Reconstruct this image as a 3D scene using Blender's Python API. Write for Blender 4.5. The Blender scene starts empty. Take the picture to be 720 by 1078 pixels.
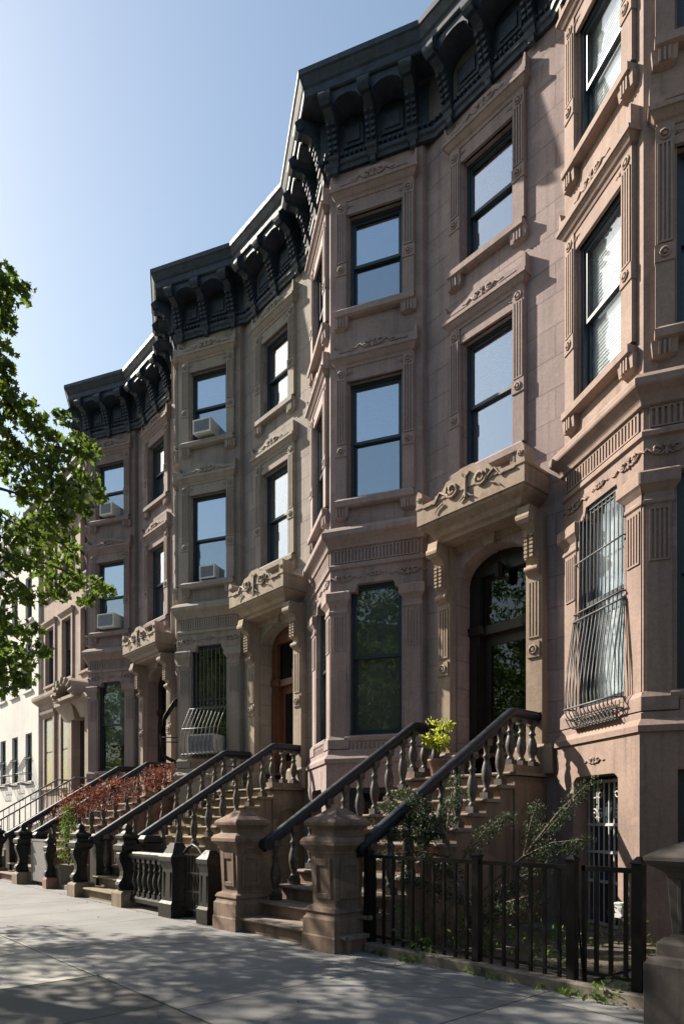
import bpy, bmesh, math, random
from mathutils import Vector, Matrix
PI = math.pi
R = math.radians
rnd = random.Random(7)
S = bpy.context.scene
COL = S.collection

# ---------------------------------------------------------------- mesh builder
class MB:
    def __init__(s): s.v = []; s.f = []; s.m = []; s.sm = []
    def add(s, vs, fs, mat=0, smooth=False):
        o = len(s.v); s.v += [tuple(v) for v in vs]
        for f in fs:
            s.f.append([o + i for i in f]); s.m.append(mat); s.sm.append(smooth)
    def quad(s, a, b, c, d, mat=0): s.add([a, b, c, d], [(0, 1, 2, 3)], mat)
    def box(s, x0, x1, y0, y1, z0, z1, mat=0):
        s.add([(x0,y0,z0),(x1,y0,z0),(x1,y1,z0),(x0,y1,z0),(x0,y0,z1),(x1,y0,z1),(x1,y1,z1),(x0,y1,z1)],
              [(0,3,2,1),(4,5,6,7),(0,1,5,4),(1,2,6,5),(2,3,7,6),(3,0,4,7)], mat)
    # wall-mounted moulding: footprint u0-w..u1+w, projecting w (towards -y), rings bottom to top
    def mould(s, u0, u1, rings, back=0.0, mat=0):
        vs = []
        for w, z in rings: vs += [(u0-w, back, z), (u0-w, -w, z), (u1+w, -w, z), (u1+w, back, z)]
        fs = []
        n = len(rings)
        for i in range(n-1):
            a = 4*i
            for k in range(3): fs.append((a+k, a+k+1, a+k+5, a+k+4))
        fs.append((3,2,1,0)); a = 4*(n-1); fs.append((a, a+1, a+2, a+3))
        s.add(vs, fs, mat)
    # free-standing square rings (half size, z)
    def rings(s, cx, cy, rr, mat=0, n=4, rot=PI/4, smooth=False, k=1.4142):
        vs = []
        kk = k if n == 4 else 1
        for r, z in rr:
            for i in range(n):
                a = rot + 2*PI*i/n
                vs.append((cx + r*kk*math.cos(a), cy + r*kk*math.sin(a), z))
        fs = []
        for j in range(len(rr)-1):
            for i in range(n):
                a = j*n; b = (i+1) % n
                fs.append((a+i, a+b, a+n+b, a+n+i))
        s.add(vs, fs, mat, smooth)
        s.add([vs[i] for i in range(n)], [tuple(range(n-1, -1, -1))], mat)
        s.add([vs[-n+i] for i in range(n)], [tuple(range(n))], mat)
    def lathe(s, cx, cy, rr, n=10, mat=0): s.rings(cx, cy, rr, mat, n, 0, True)
    # polygon in (x,z) extruded in y
    def prism_xz(s, pts, y0, y1, mat=0):
        n = len(pts)
        vs = [(p[0], y0, p[1]) for p in pts] + [(p[0], y1, p[1]) for p in pts]
        fs = [tuple(range(n)), tuple(range(2*n-1, n-1, -1))]
        for i in range(n): j = (i+1) % n; fs.append((i, i+n, j+n, j))
        s.add(vs, fs, mat)
    def prism_yz(s, pts, x0, x1, mat=0):
        n = len(pts)
        vs = [(x0, p[0], p[1]) for p in pts] + [(x1, p[0], p[1]) for p in pts]
        fs = [tuple(range(n-1, -1, -1)), tuple(range(n, 2*n))]
        for i in range(n): j = (i+1) % n; fs.append((i, j, j+n, i+n))
        s.add(vs, fs, mat)
    def prism_xy(s, pts, z0, z1, mat=0):
        n = len(pts)
        vs = [(p[0], p[1], z0) for p in pts] + [(p[0], p[1], z1) for p in pts]
        fs = [tuple(range(n-1, -1, -1)), tuple(range(n, 2*n))]
        for i in range(n): j = (i+1) % n; fs.append((i, j, j+n, i+n))
        s.add(vs, fs, mat)
    def tube(s, pts, r, n=6, mat=0, r1=None, caps=True):
        pts = [Vector(p) for p in pts]; m = len(pts); vs = []
        for i, p in enumerate(pts):
            d = (pts[min(i+1, m-1)] - pts[max(i-1, 0)])
            if d.length < 1e-6: d = Vector((0,0,1))
            d.normalize()
            a = d.cross(Vector((0,0,1)))
            if a.length < .05: a = d.cross(Vector((0,1,0)))
            a.normalize(); b = d.cross(a)
            rr = r if r1 is None else r + (r1-r)*i/(m-1)
            for k in range(n):
                t = 2*PI*k/n
                vs.append(p + a*(rr*math.cos(t)) + b*(rr*math.sin(t)))
        fs = []
        for j in range(m-1):
            for i in range(n):
                b = (i+1) % n; fs.append((j*n+i, j*n+b, (j+1)*n+b, (j+1)*n+i))
        s.add(vs, fs, mat, n > 4)
        if caps:
            s.add(vs[:n], [tuple(range(n-1, -1, -1))], mat); s.add(vs[-n:], [tuple(range(n))], mat)
    def build(s, name, mats, parent=None, loc=None, rot=None, bevel=0):
        me = bpy.data.meshes.new(name)
        me.from_pydata(s.v, [], s.f)
        if not isinstance(mats, (list, tuple)): mats = [mats]
        for m in mats: me.materials.append(m)
        me.polygons.foreach_set('material_index', s.m)
        me.polygons.foreach_set('use_smooth', s.sm)
        bm = bmesh.new(); bm.from_mesh(me); bmesh.ops.recalc_face_normals(bm, faces=bm.faces); bm.to_mesh(me); bm.free()
        me.update()
        o = bpy.data.objects.new(name, me); COL.objects.link(o)
        if parent: o.parent = parent
        if loc is not None: o.location = loc
        if rot is not None: o.rotation_euler = (0, 0, rot)
        if bevel:
            b = o.modifiers.new('bevel', 'BEVEL'); b.width = bevel; b.segments = 1; b.limit_method = 'ANGLE'; b.angle_limit = R(40)
        return o

def tag(o, label=None, cat=None, group=None, kind=None):
    if label: o['label'] = label
    if cat: o['category'] = cat
    if group: o['group'] = group
    if kind: o['kind'] = kind
    return o
def thing(name, label, cat, loc=(0,0,0), rz=0, group=None):
    o = bpy.data.objects.new(name, None); COL.objects.link(o); o.location = loc; o.rotation_euler = (0,0,rz)
    return tag(o, label, cat, group)
def dup(o, loc, rot=None, parent=None):
    c = o.copy(); COL.objects.link(c); c.location = loc
    if rot is not None: c.rotation_euler = (0,0,rot)
    c.parent = parent if parent else o.parent
    for ch in list(o.children):
        d = ch.copy(); COL.objects.link(d); d.parent = c
    return c

# ---------------------------------------------------------------- materials
def nt(name):
    m = bpy.data.materials.new(name); m.use_nodes = True
    n = m.node_tree; b = n.nodes['Principled BSDF']
    return m, n, b
def noise(n, coord, scale, detail=4, rough=.55, vec_scale=None):
    t = n.nodes.new('ShaderNodeTexNoise'); t.inputs['Scale'].default_value = scale
    t.inputs['Detail'].default_value = detail; t.inputs['Roughness'].default_value = rough
    if vec_scale:
        mp = n.nodes.new('ShaderNodeMapping'); mp.inputs['Scale'].default_value = vec_scale
        n.links.new(coord, mp.inputs['Vector']); coord = mp.outputs['Vector']
    n.links.new(coord, t.inputs['Vector']); return t.outputs['Fac']
def ramp(n, fac, stops):
    r = n.nodes.new('ShaderNodeValToRGB'); e = r.color_ramp.elements
    while len(e) < len(stops): e.new(.5)
    for i, (p, c) in enumerate(stops): e[i].position = p; e[i].color = (*c, 1)
    n.links.new(fac, r.inputs['Fac']); return r.outputs['Color']
def mix(n, a, b, fac, mode='MIX'):
    x = n.nodes.new('ShaderNodeMix'); x.data_type = 'RGBA'; x.blend_type = mode
    for sock, v in ((x.inputs['Factor'], fac), (x.inputs['A'], a), (x.inputs['B'], b)):
        if isinstance(v, (int, float)): sock.default_value = v
        elif isinstance(v, tuple): sock.default_value = (*v, 1)
        else: n.links.new(v, sock)
    return x.outputs['Result']
def bump(n, h, b, strength=.3, dist=.01, prev=None):
    bp = n.nodes.new('ShaderNodeBump'); bp.inputs['Strength'].default_value = strength; bp.inputs['Distance'].default_value = dist
    n.links.new(h, bp.inputs['Height'])
    if prev: n.links.new(prev, bp.inputs['Normal'])
    n.links.new(bp.outputs['Normal'], b.inputs['Normal']); return bp.outputs['Normal']
def geo(n): return n.nodes.new('ShaderNodeNewGeometry').outputs['Position']
def objc(n): return n.nodes.new('ShaderNodeTexCoord').outputs['Object']
def sc(c, k): return tuple(min(1, x*k) for x in c)

def stone(name, base, ashlar=False, var=1.0, rough=.88):
    m, n, b = nt(name); g = geo(n)
    c1 = ramp(n, noise(n, g, 1.1, 5, .6), [(.3, sc(base, 1-.20*var)), (.55, base), (.75, sc(base, 1+.14*var))])
    # rain streaks: noise stretched vertically
    st = noise(n, g, 2.2, 5, .6, (3.2, 3.2, .22))
    c2 = mix(n, c1, sc(base, .55), ramp(n, st, [(.47, (0,0,0)), (.70, (.72*var,)*3)]))
    pt = noise(n, g, 1.9, 2, .4, (1, 1, 1.6))
    c2 = mix(n, c2, sc(base, 1.22), ramp(n, pt, [(.60, (0,0,0)), (.63, (.38*var,)*3)]))
    c2 = mix(n, c2, sc(base, .72), ramp(n, noise(n, g, 9, 6, .7), [(.60, (0,0,0)), (.70, (.45*var,)*3)]))
    fine = noise(n, g, 26, 4, .65)
    c3 = mix(n, c2, ramp(n, fine, [(.3, (.80,.80,.80)), (.7, (1.14,1.12,1.10))]), .8, 'MULTIPLY')
    big = noise(n, g, .45, 3, .5)
    c4 = mix(n, c3, ramp(n, big, [(.35, (.88,.88,.90)), (.7, (1.1,1.08,1.04))]), .8, 'MULTIPLY')
    b.inputs['Roughness'].default_value = rough
    nrm = bump(n, fine, b, .35, .006)
    nrm = bump(n, noise(n, g, 5, 3, .5), b, .25, .02, nrm)
    if ashlar:
        sep = n.nodes.new('ShaderNodeSeparateXYZ'); n.links.new(g, sep.inputs[0])
        cb = n.nodes.new('ShaderNodeCombineXYZ'); n.links.new(sep.outputs['X'], cb.inputs['X']); n.links.new(sep.outputs['Z'], cb.inputs['Y'])
        br = n.nodes.new('ShaderNodeTexBrick'); n.links.new(cb.outputs[0], br.inputs['Vector'])
        br.inputs['Scale'].default_value = 1; br.inputs['Brick Width'].default_value = .95; br.inputs['Row Height'].default_value = .44
        br.inputs['Mortar Size'].default_value = .009; br.inputs['Mortar Smooth'].default_value = .2
        br.inputs['Color1'].default_value = (1,1,1,1); br.inputs['Color2'].default_value = (.79,.80,.83,1); br.inputs['Mortar'].default_value = (.70,.68,.66,1)
        br.inputs['Bias'].default_value = -.2
        c4 = mix(n, c4, br.outputs['Color'], .85, 'MULTIPLY')
        inv = n.nodes.new('ShaderNodeMath'); inv.operation = 'SUBTRACT'; inv.inputs[0].default_value = 1
        n.links.new(br.outputs['Fac'], inv.inputs[1])
        bump(n, inv.outputs[0], b, .9, .012, nrm)
    n.links.new(c4, b.inputs['Base Color'])
    return m

def paint(name, base, rough=.45, var=.25, worn=None, spec=.5):
    m, n, b = nt(name); g = geo(n)
    f = noise(n, g, 6, 5, .6)
    c = ramp(n, f, [(.3, sc(base, 1-var)), (.7, sc(base, 1+var))])
    if worn:
        c = mix(n, c, worn, ramp(n, noise(n, g, 14, 5, .7), [(.56, (0,0,0)), (.66, (.75,.75,.75))]))
    n.links.new(c, b.inputs['Base Color'])
    rr = ramp(n, noise(n, g, 11, 3), [(.3, (rough*.8,)*3), (.7, (min(1, rough*1.25),)*3)])
    n.links.new(rr, b.inputs['Roughness']); b.inputs['Specular IOR Level'].default_value = spec
    bump(n, noise(n, g, 40, 3), b, .15, .003)
    return m
def flat(name, c, rough=.6, metal=0, emit=None):
    m, n, b = nt(name); g = geo(n)
    col = ramp(n, noise(n, g, 9, 3), [(.3, sc(c, .85)), (.7, sc(c, 1.12))])
    n.links.new(col, b.inputs['Base Color']); b.inputs['Roughness'].default_value = rough; b.inputs['Metallic'].default_value = metal
    return m
def glass(name, refl=.42, tint=(.55,.60,.62)):
    m, n, b = nt(name); n.nodes.remove(b)
    out = n.nodes['Material Output']
    gl = n.nodes.new('ShaderNodeBsdfGlossy'); gl.inputs['Roughness'].default_value = .015; gl.inputs['Color'].default_value = (.86,.93,1,1)
    tr = n.nodes.new('ShaderNodeBsdfTransparent'); tr.inputs['Color'].default_value = (*tint, 1)
    lw = n.nodes.new('ShaderNodeLayerWeight'); lw.inputs['Blend'].default_value = .5
    fr = n.nodes.new('ShaderNodeMath'); fr.operation = 'POWER'; fr.inputs[1].default_value = 4.5; n.links.new(lw.outputs['Facing'], fr.inputs[0])
    mr = n.nodes.new('ShaderNodeMapRange'); mr.inputs['From Min'].default_value = 0; mr.inputs['From Max'].default_value = 1
    mr.inputs['To Min'].default_value = refl; mr.inputs['To Max'].default_value = 1
    n.links.new(fr.outputs[0], mr.inputs['Value'])
    mx = n.nodes.new('ShaderNodeMixShader'); n.links.new(mr.outputs[0], mx.inputs['Fac'])
    n.links.new(tr.outputs[0], mx.inputs[1]); n.links.new(gl.outputs[0], mx.inputs[2])
    # old glass is a little wavy
    g = geo(n); bp = n.nodes.new('ShaderNodeBump'); bp.inputs['Strength'].default_value = .09; bp.inputs['Distance'].default_value = .014
    n.links.new(noise(n, g, 2.5, 2, .5), bp.inputs['Height']); n.links.new(bp.outputs['Normal'], gl.inputs['Normal'])
    n.links.new(mx.outputs[0], out.inputs['Surface'])
    return m
def leafmat(name, a, b_, trans=.35, c3=None):
    m, n, b = nt(name)
    oi = geo(n)
    f = noise(n, oi, 3.1, 3, .6)
    f2 = noise(n, oi, 23, 2, .6)
    col = ramp(n, f, [(.32, a), (.62, b_)])
    if c3: col = mix(n, col, c3, ramp(n, f2, [(.5, (0,0,0)), (.7, (.8,.8,.8))]))
    else: col = mix(n, col, sc(b_, 1.35), ramp(n, f2, [(.5, (0,0,0)), (.75, (.6,.6,.6))]))
    n.links.new(col, b.inputs['Base Color']); b.inputs['Roughness'].default_value = .62; b.inputs['Specular IOR Level'].default_value = .3
    tl = n.nodes.new('ShaderNodeBsdfTranslucent'); 
    tc = mix(n, col, (1.0, 1.0, .35), .55, 'MULTIPLY')
    tc2 = mix(n, tc, (2.2, 2.2, 2.2), 1.0, 'MULTIPLY')
    n.links.new(tc2, tl.inputs['Color'])
    mx = n.nodes.new('ShaderNodeMixShader'); mx.inputs['Fac'].default_value = trans
    n.links.new(b.outputs[0], mx.inputs[1]); n.links.new(tl.outputs[0], mx.inputs[2])
    n.links.new(mx.outputs[0], n.nodes['Material Output'].inputs['Surface'])
    return m

PAL = {  # wall, trim
 0: ((.250,.182,.158), (.256,.188,.163)),
 1: ((.272,.212,.208), (.280,.217,.210)),
 2: ((.250,.222,.198), (.262,.233,.205)),
 3: ((.205,.160,.155), (.215,.168,.160)),
}
M = {}
for k, (a, b_) in PAL.items():
    M['wall%d' % k] = stone('brownstone_wall_%d' % k, a, var=1.15); M['ash%d' % k] = stone('brownstone_ashlar_%d' % k, sc(a, 1.16), True)
    M['trim%d' % k] = stone('brownstone_trim_%d' % k, b_, var=.7)
M['portal0'] = stone('portal_stone_a', (.27,.205,.155), var=.9)
M['portal1'] = stone('portal_stone_b', (.30,.232,.180), var=1.0)
M['portal2'] = stone('portal_stone_c', (.29,.240,.190), var=1.0)
M['portal3'] = stone('portal_stone_d', (.28,.23,.19), var=.9)
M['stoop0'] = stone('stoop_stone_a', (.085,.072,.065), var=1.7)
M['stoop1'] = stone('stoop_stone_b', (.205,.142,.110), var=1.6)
M['stoop2'] = stone('stoop_stone_c', (.205,.165,.115), var=1.6)
M['stoop3'] = stone('stoop_stone_d', (.26,.155,.125), var=1.3)
M['treads'] = stone('tread_stone', (.22,.18,.15), var=1.2)
M['cornice'] = paint('cornice_paint', (.018,.029,.046), .55, .4, (.045,.052,.062), spec=.4)
M['iron'] = paint('iron_paint', (.005,.005,.006), .5, .3, spec=.25)
M['ironworn'] = paint('cast_iron_paint', (.008,.009,.009), .5, .4, (.028,.026,.022), spec=.3)
M['railpaint'] = paint('rail_paint', (.006,.009,.017), .42, .35, spec=.4)
M['balpaint1'] = paint('baluster_paint_a', (.045,.040,.038), .5, .4, (.17,.125,.09))
M['balpaint2'] = paint('baluster_paint_b', (.05,.042,.034), .5, .4, (.19,.145,.10))
M['sash'] = flat('sash_paint', (.020,.034,.048), .4)
M['sashw'] = flat('white_sash', (.55,.56,.56), .5)
M['wood'] = paint('door_wood', (.012,.009,.008), .35, .3)
M['woodr'] = paint('red_wood', (.11,.042,.022), .45, .3)
M['glass'] = glass('window_glass', .54, (.7,.72,.72))
M['glasslow'] = glass('lower_glass', .36, (.7,.72,.72))
M['glassd'] = glass('parlour_glass', .09, (.76,.78,.77))
M['glassdoor'] = glass('door_glass', .05, (.5,.55,.52))
M['glassc'] = glass('curtained_glass', .12, (.90,.92,.93))
M['glassb'] = glass('bright_glass', .38, (.75,.78,.8))
M['room'] = flat('room_dark', (.045,.045,.045), .9)
M['blind'] = flat('blind_cloth', (.50,.52,.53), .9)
M['curt'] = flat('white_curtain', (.72,.74,.74), .9)
M['greenroom'] = flat('pale_green_room', (.33,.35,.32), .9)
M['screen'] = flat('insect_screen', (.26,.29,.31), .8)
M['milky_panel'] = flat('milky_pane_panel', (.24,.255,.235), .95)  # pale panel colour stands in for room light and reflections behind parlour glass
M['roofm'] = flat('roof_felt', (.10,.10,.10), .9)
M['brick'] = flat('party_brick', (.25,.11,.075), .9)
M['ac'] = flat('ac_casing', (.62,.62,.60), .5)
M['acg'] = flat('ac_grille', (.20,.22,.25), .5)
M['brass'] = flat('brass', (.45,.33,.12), .3, 1)
M['white'] = flat('white_paint', (.74,.74,.72), .8)
M['gatew'] = paint('gate_silver', (.42,.43,.42), .5, .3)
M['ironw'] = paint('silver_iron', (.10,.102,.104), .5, .35)

# ---------------------------------------------------------------- house constants (local frame: apex at x=0)
TH = R(28); CT, ST, TT = math.cos(TH), math.sin(TH), math.tan(TH)
HX = 1.448; AY = -.88; SY = -.11; PER = 5.5; L = HX/CT
PLAN = [(-HX, 0), (-HX, SY), (0, AY), (HX, SY), (HX, 0), (PER-HX, 0)]
CPLAN = [(-1.655, 0), (0, AY), (1.655, 0), (PER-1.655, 0)]

def offset(path, w, prev, nxt):
    P = [prev] + list(path) + [nxt]; out = []
    for i in range(1, len(P)-1):
        a, b, c = Vector(P[i-1]), Vector(P[i]), Vector(P[i+1])
        d1 = (b-a).normalized(); d2 = (c-b).normalized()
        n1 = Vector((d1.y, -d1.x)); n2 = Vector((d2.y, -d2.x))
        nn = (n1+n2); nn.normalize(); k = w/max(.3, nn.dot(n1))
        out.append((b.x+nn.x*k, b.y+nn.y*k))
    return out
def sweep(mb, path, prof, prev, nxt, mat=0, caps=True):
    cols = [offset(path, w, prev, nxt) for w, z in prof]
    n = len(path); m = len(prof); vs = []
    for j in range(m):
        for i in range(n): vs.append((cols[j][i][0], cols[j][i][1], prof[j][1]))
    fs = []
    for j in range(m-1):
        for i in range(n-1): fs.append((j*n+i, j*n+i+1, (j+1)*n+i+1, (j+1)*n+i))
    if caps:
        fs.append(tuple(j*n for j in range(m))); fs.append(tuple(j*n+n-1 for j in range(m-1, -1, -1)))
    mb.add(vs, fs, mat)

def panel(mb, a, b, z0, z1, ops, mat=0, depth=.55, back=2, u_org=None):
    """wall panel from plan point a to b with openings [(u0,u1,z0,z1,top|None,backmat)], u measured from a (or u_org)."""
    a, b = Vector(a), Vector(b); d = (b-a); Lh = d.length; d.normalize(); nI = Vector((-d.y, d.x))
    sh = 0 if u_org is None else (Vector(u_org)-a).dot(d)
    ops = [(o[0]+sh, o[1]+sh) + tuple(o[2:]) for o in ops]
    def P(u, z, w=0): q = a + d*u + nI*w; return (q.x, q.y, z)
    us = sorted(set([0, Lh] + [o[0] for o in ops] + [o[1] for o in ops]))
    zs = sorted(set([z0, z1] + [max(z0, o[2]) for o in ops] + [min(z1, o[3]) for o in ops]))
    for i in range(len(us)-1):
        for j in range(len(zs)-1):
            cu, cz = (us[i]+us[i+1])/2, (zs[j]+zs[j+1])/2
            if any(o[0] < cu < o[1] and o[2] < cz < o[3] for o in ops): continue
            mb.quad(P(us[i], zs[j]), P(us[i+1], zs[j]), P(us[i+1], zs[j+1]), P(us[i], zs[j+1]), mat)
    for o in ops:
        u0, u1, q0, q1 = o[:4]; top = o[4] if len(o) > 4 and o[4] else [(0, 0), (u1-u0, 0)]
        bm_ = o[5] if len(o) > 5 else back
        dp = o[6] if len(o) > 6 else depth
        tp = [(u0+t[0], q1+t[1]) for t in top]
        for k in range(len(tp)-1):
            (ua, za), (ub, zb) = tp[k], tp[k+1]
            if (za < q1-1e-5 or zb < q1-1e-5) and ub-ua > 1e-5:
                mb.quad(P(ua, za), P(ub, zb), P(ub, q1), P(ua, q1), mat)
            mb.quad(P(ua, za), P(ub, zb), P(ub, zb, dp), P(ua, za, dp), mat)
        mb.quad(P(u0, q0), P(u0, tp[0][1]), P(u0, tp[0][1], dp), P(u0, q0, dp), mat)
        mb.quad(P(u1, q0), P(u1, tp[-1][1]), P(u1, tp[-1][1], dp), P(u1, q0, dp), mat)
        mb.quad(P(u0, q0), P(u1, q0), P(u1, q0, dp), P(u0, q0, dp), mat)
        mb.quad(P(u0-.3, q0-.1, dp), P(u1+.3, q0-.1, dp), P(u1+.3, q1+.1, dp), P(u0-.3, q1+.1, dp), bm_)

def spiral(cx, cz, r0, r1, turns, start, y, sgn=1, n=14):
    return [(cx + (r0+(r1-r0)*i/n)*math.cos(start+sgn*turns*2*PI*i/n), y, cz + (r0+(r1-r0)*i/n)*math.sin(start+sgn*turns*2*PI*i/n)) for i in range(n+1)]
def leafscroll(mb, cx, cz, s, y, mat=0, r=.014):
    """carved scroll pair with a central leaf"""
    for sg in (-1, 1):
        p = spiral(cx+sg*.17*s, cz, .02*s, .085*s, 1.4, PI if sg > 0 else 0, y, sg)
        mb.tube(p, r*s, 5, mat)
        e = p[-1]
        mb.tube([e, (e[0]+sg*.09*s, y, cz+.02*s), (e[0]+sg*.20*s, y, cz-.05*s), (e[0]+sg*.30*s, y, cz-.02*s)], r*s, 5, mat, r*s*.4)
        mb.tube([(cx+sg*.03*s, y, cz-.06*s), (cx+sg*.09*s, y, cz-.10*s), (cx+sg*.14*s, y, cz-.09*s)], r*s, 5, mat, r*.4*s)
    mb.tube([(cx, y, cz-.12*s), (cx, y, cz+.08*s)], r*1.3*s, 6, mat, r*.6*s)
    mb.tube([(cx-.05*s, y, cz+.07*s), (cx, y, cz+.01*s), (cx+.05*s, y, cz+.07*s)], r*s, 5, mat)
def rosette(mb, cx, cz, r, y, mat=0):
    mb.tube([(cx + r*math.cos(t*PI/4), y, cz + r*math.sin(t*PI/4)) for t in range(9)], r*.28, 5, mat)
    mb.box(cx-r*.35, cx+r*.35, y-.015, y+.01, cz-r*.35, cz+r*.35, mat)
def flutes(mb, u0, u1, z0, z1, n, w, mat=0):
    """raised fillets, leaving grooves between"""
    s = (u1-u0)/(2*n+1)
    for i in range(n+1): mb.box(u0+2*i*s, u0+(2*i+1)*s, -w-.016, -w+.004, z0, z1, mat)
    mb.box(u0, u1, -w-.017, -w+.003, z1, z1+.02, mat); mb.box(u0, u1, -w-.017, -w+.003, z0-.02, z0, mat)

def add_window(par, loc, rz, u0, u1, z0, z1, mats, style, glassm, blind=None, meet=.5, sashm=None, nam='window'):
    """window part: outer frame; sub-parts sash, pane, sill, hood, pilaster..."""
    sm = sashm or M['sash']; tm = mats['trim']
    f = MB(); y = .035 if glassm is M['glassc'] else .095; fw = .05; yb = y+.137
    f.box(u0, u0+fw, y, y+.14, z0, z1); f.box(u1-fw, u1, y, y+.14, z0, z1)
    f.box(u0+fw, u1-fw, y, y+.14, z1-fw, z1); f.box(u0+fw, u1-fw, y, y+.14, z0, z0+fw)
    win = f.build(nam, sm, par, loc, rz)
    zm = z0 + (z1-z0)*meet
    for (a, b, yy) in ((zm-.02, z1-fw, y+.025), (z0+fw, zm+.02, y+.07)):
        q = MB(); i0, i1 = u0+fw+.002, u1-fw-.002; sw = .038
        q.box(i0, i0+sw, yy, yy+.035, a, b); q.box(i1-sw, i1, yy, yy+.035, a, b)
        q.box(i0+sw, i1-sw, yy, yy+.035, b-sw, b); q.box(i0+sw, i1-sw, yy, yy+.035, a, a+sw+.01)
        q.build('sash', sm, win)
        g = MB(); g.box(i0+sw-.004, i1-sw+.004, yy+.014, yy+.020, a+sw, b-sw+.004); g.build('pane', M['glasslow'] if (glassm is M['glass'] and yy > y+.05) else glassm, win)
        if style == 'upper' and yy > y+.05 and glassm is not M['glassc']:
            q = MB(); q.box(i0+sw, i1-sw, yy+.038, yy+.041, a+sw, b-.01); q.build('insect_screen', M['screen'], win)
    if blind:
        bm_, frac, side = blind
        g = MB()
        if side == 'drape':
            n = 26; pts = []
            for i in range(n+1): pts.append((u0+.06+(u1-u0-.12)*i/n, y+.17+.025*math.sin(i*1.9)+.01*math.sin(i*.7)))
            for i in range(n):
                (a, ya), (b, yb) = pts[i], pts[i+1]
                g.quad((a, ya, z0+.05), (b, yb, z0+.05), (b, yb, z1-.05), (a, ya, z1-.05))
            g.build('curtain', bm_, win)
        else:
            g.box(u0+.05, u1-.05, yb, yb+.01, z1-(z1-z0)*frac, z1-.03)
            for i in range(int((z1-z0)*frac/.05)):
                zz = z1-.05-i*.05; g.box(u0+.05, u1-.05, yb-.01, yb, zz-.006, zz+.004) if side == 'b' else None
            g.build('blind', bm_, win)
    if style == 'upper':
        # sill on two corbels
        s = MB(); s.mould(u0-.105, u1+.105, [(.09, z0-.16), (.13, z0-.14), (.13, z0-.05), (.09, z0-.015), (.08, z0)], back=.14)
        for c in (u0-.13, u1+.13):
            s.mould(c-.05, c+.05, [(.0, z0-.34), (.075, z0-.31), (.09, z0-.155)])
            for k in range(3): s.box(c-.065+k*.05, c-.04+k*.05, -.105, -.06, z0-.31, z0-.165)
        s.build('sill', tm, win)
        # surround pilasters with flutes and a rosette block
        for a, b in ((u0-.225, u0-.03), (u1+.03, u1+.225)):
            p = MB(); p.box(a, b, -.065, .02, z0, z1+.24)
            p.box(a-.008, b+.008, -.08, .0, z0+(z1-z0)*.36, z0+(z1-z0)*.36+.19)
            rosette(p, (a+b)/2, z0+(z1-z0)*.36+.095, .05, -.085)
            flutes(p, a+.02, b-.02, z0+(z1-z0)*.36+.23, z1+.02, 3, .065)
            rosette(p, (a+b)/2, z1+.13, .055, -.07)
            p.build('pilaster', tm, win)
        # lintel + hood with eared low pediment
        h = MB(); h.box(u0-.03, u1+.03, -.045, .03, z1, z1+.24)
        h.mould(u0-.03, u1+.03, [(-.005, z1-.035), (.0, z1-.03), (.012, z1+.02)], back=.02) if False else None
        zb = z1+.22
        h.mould(u0-.14, u1+.14, [(.06, zb), (.075, zb+.04), (.10, zb+.06), (.145, zb+.13), (.165, zb+.135), (.165, zb+.185)])
        a, b, c = u0-.29, u1+.29, (u0+u1)/2; zt = zb+.185
        pts = [(a, zt), (b, zt), (b, zt+.24), (b-.02, zt+.26), (b-.06, zt+.13), (b-.14, zt+.10), (c+.30, zt+.16), (c+.2, zt+.22), (c-.2, zt+.22), (c-.30, zt+.16), (a+.14, zt+.10), (a+.06, zt+.13), (a+.02, zt+.26), (a, zt+.24)]
        h.prism_xz(pts, -.125, 0)
        leafscroll(h, c, zt+.11, .70, -.13, r=.030)
        h.box(a+.16, c-.30, -.137, -.12, zt+.045, zt+.062); h.box(c+.30, b-.16, -.137, -.12, zt+.045, zt+.062)
        leafscroll(h, u0-.02, z1+.13, .22, -.052, r=.03); leafscroll(h, u1+.02, z1+.13, .22, -.052, r=.03)
        h.build('hood', tm, win)
    elif style == 'parlour':
        s = MB(); s.mould(u0-.02, u1+.02, [(.03, z0-.11), (.05, z0-.08), (.05, z0-.03), (.02, z0)], back=.14)
        s.box(u0, u1, -.02, .01, z0-.34, z0-.11)
        flutes(s, u0+.03, u1-.03, z0-.31, z0-.14, 11, .02)
        s.build('sill', tm, win)
    elif style == 'plain':
        s = MB(); s.mould(u0-.08, u1+.08, [(.06, z0-.12), (.08, z0-.10), (.08, z0-.03), (.04, z0)], back=.14); s.build('sill', tm, win)
    return win

def arch_top(w, rise, n=10, cz=0):
    """segmental-elliptical top: list of (u, dz<=0)"""
    return [(w/2 - w/2*math.cos(PI*i/n), -rise + rise*math.sin(PI*i/n)) for i in range(n+1)]

# frames: A: origin apex, rot +TH ; C: origin (-HX,SY), rot -TH ; B: origin (HX,0)
def make_bracket(mat):
    b = MB(); w = .082
    prof = [(0,-.13),(-.07,-.10),(-.10,-.02),(-.08,.06),(-.12,.14),(-.15,.26),(-.21,.42),(-.31,.54),(-.42,.58),(-.50,.56),(-.555,.62),(-.56,.72),(-.50,.80),(-.48,.83),(0,.83)]
    b.prism_yz([(p[0], p[1]+12.73) for p in prof], -w, w)
    for (yy, zz) in [(-.13,.14),(-.145,.22),(-.175,.30),(-.205,.38),(-.25,.455)]:
        for xx in (-.048, .048):
            b.box(xx-.030, xx+.030, yy-.032, yy+.02, zz+12.73-.022, zz+12.73+.024)
    b.tube([(-w-.022, -.49, 13.41), (w+.022, -.49, 13.41)], .085, 10)
    b.tube([(-w-.012, -.09, 12.76), (w+.012, -.09, 12.76)], .05, 8)
    b.prism_yz([(-.0,12.52),(-.05,12.56),(-.08,12.70),(0,12.70)], -.05, .05)
    return b

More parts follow.
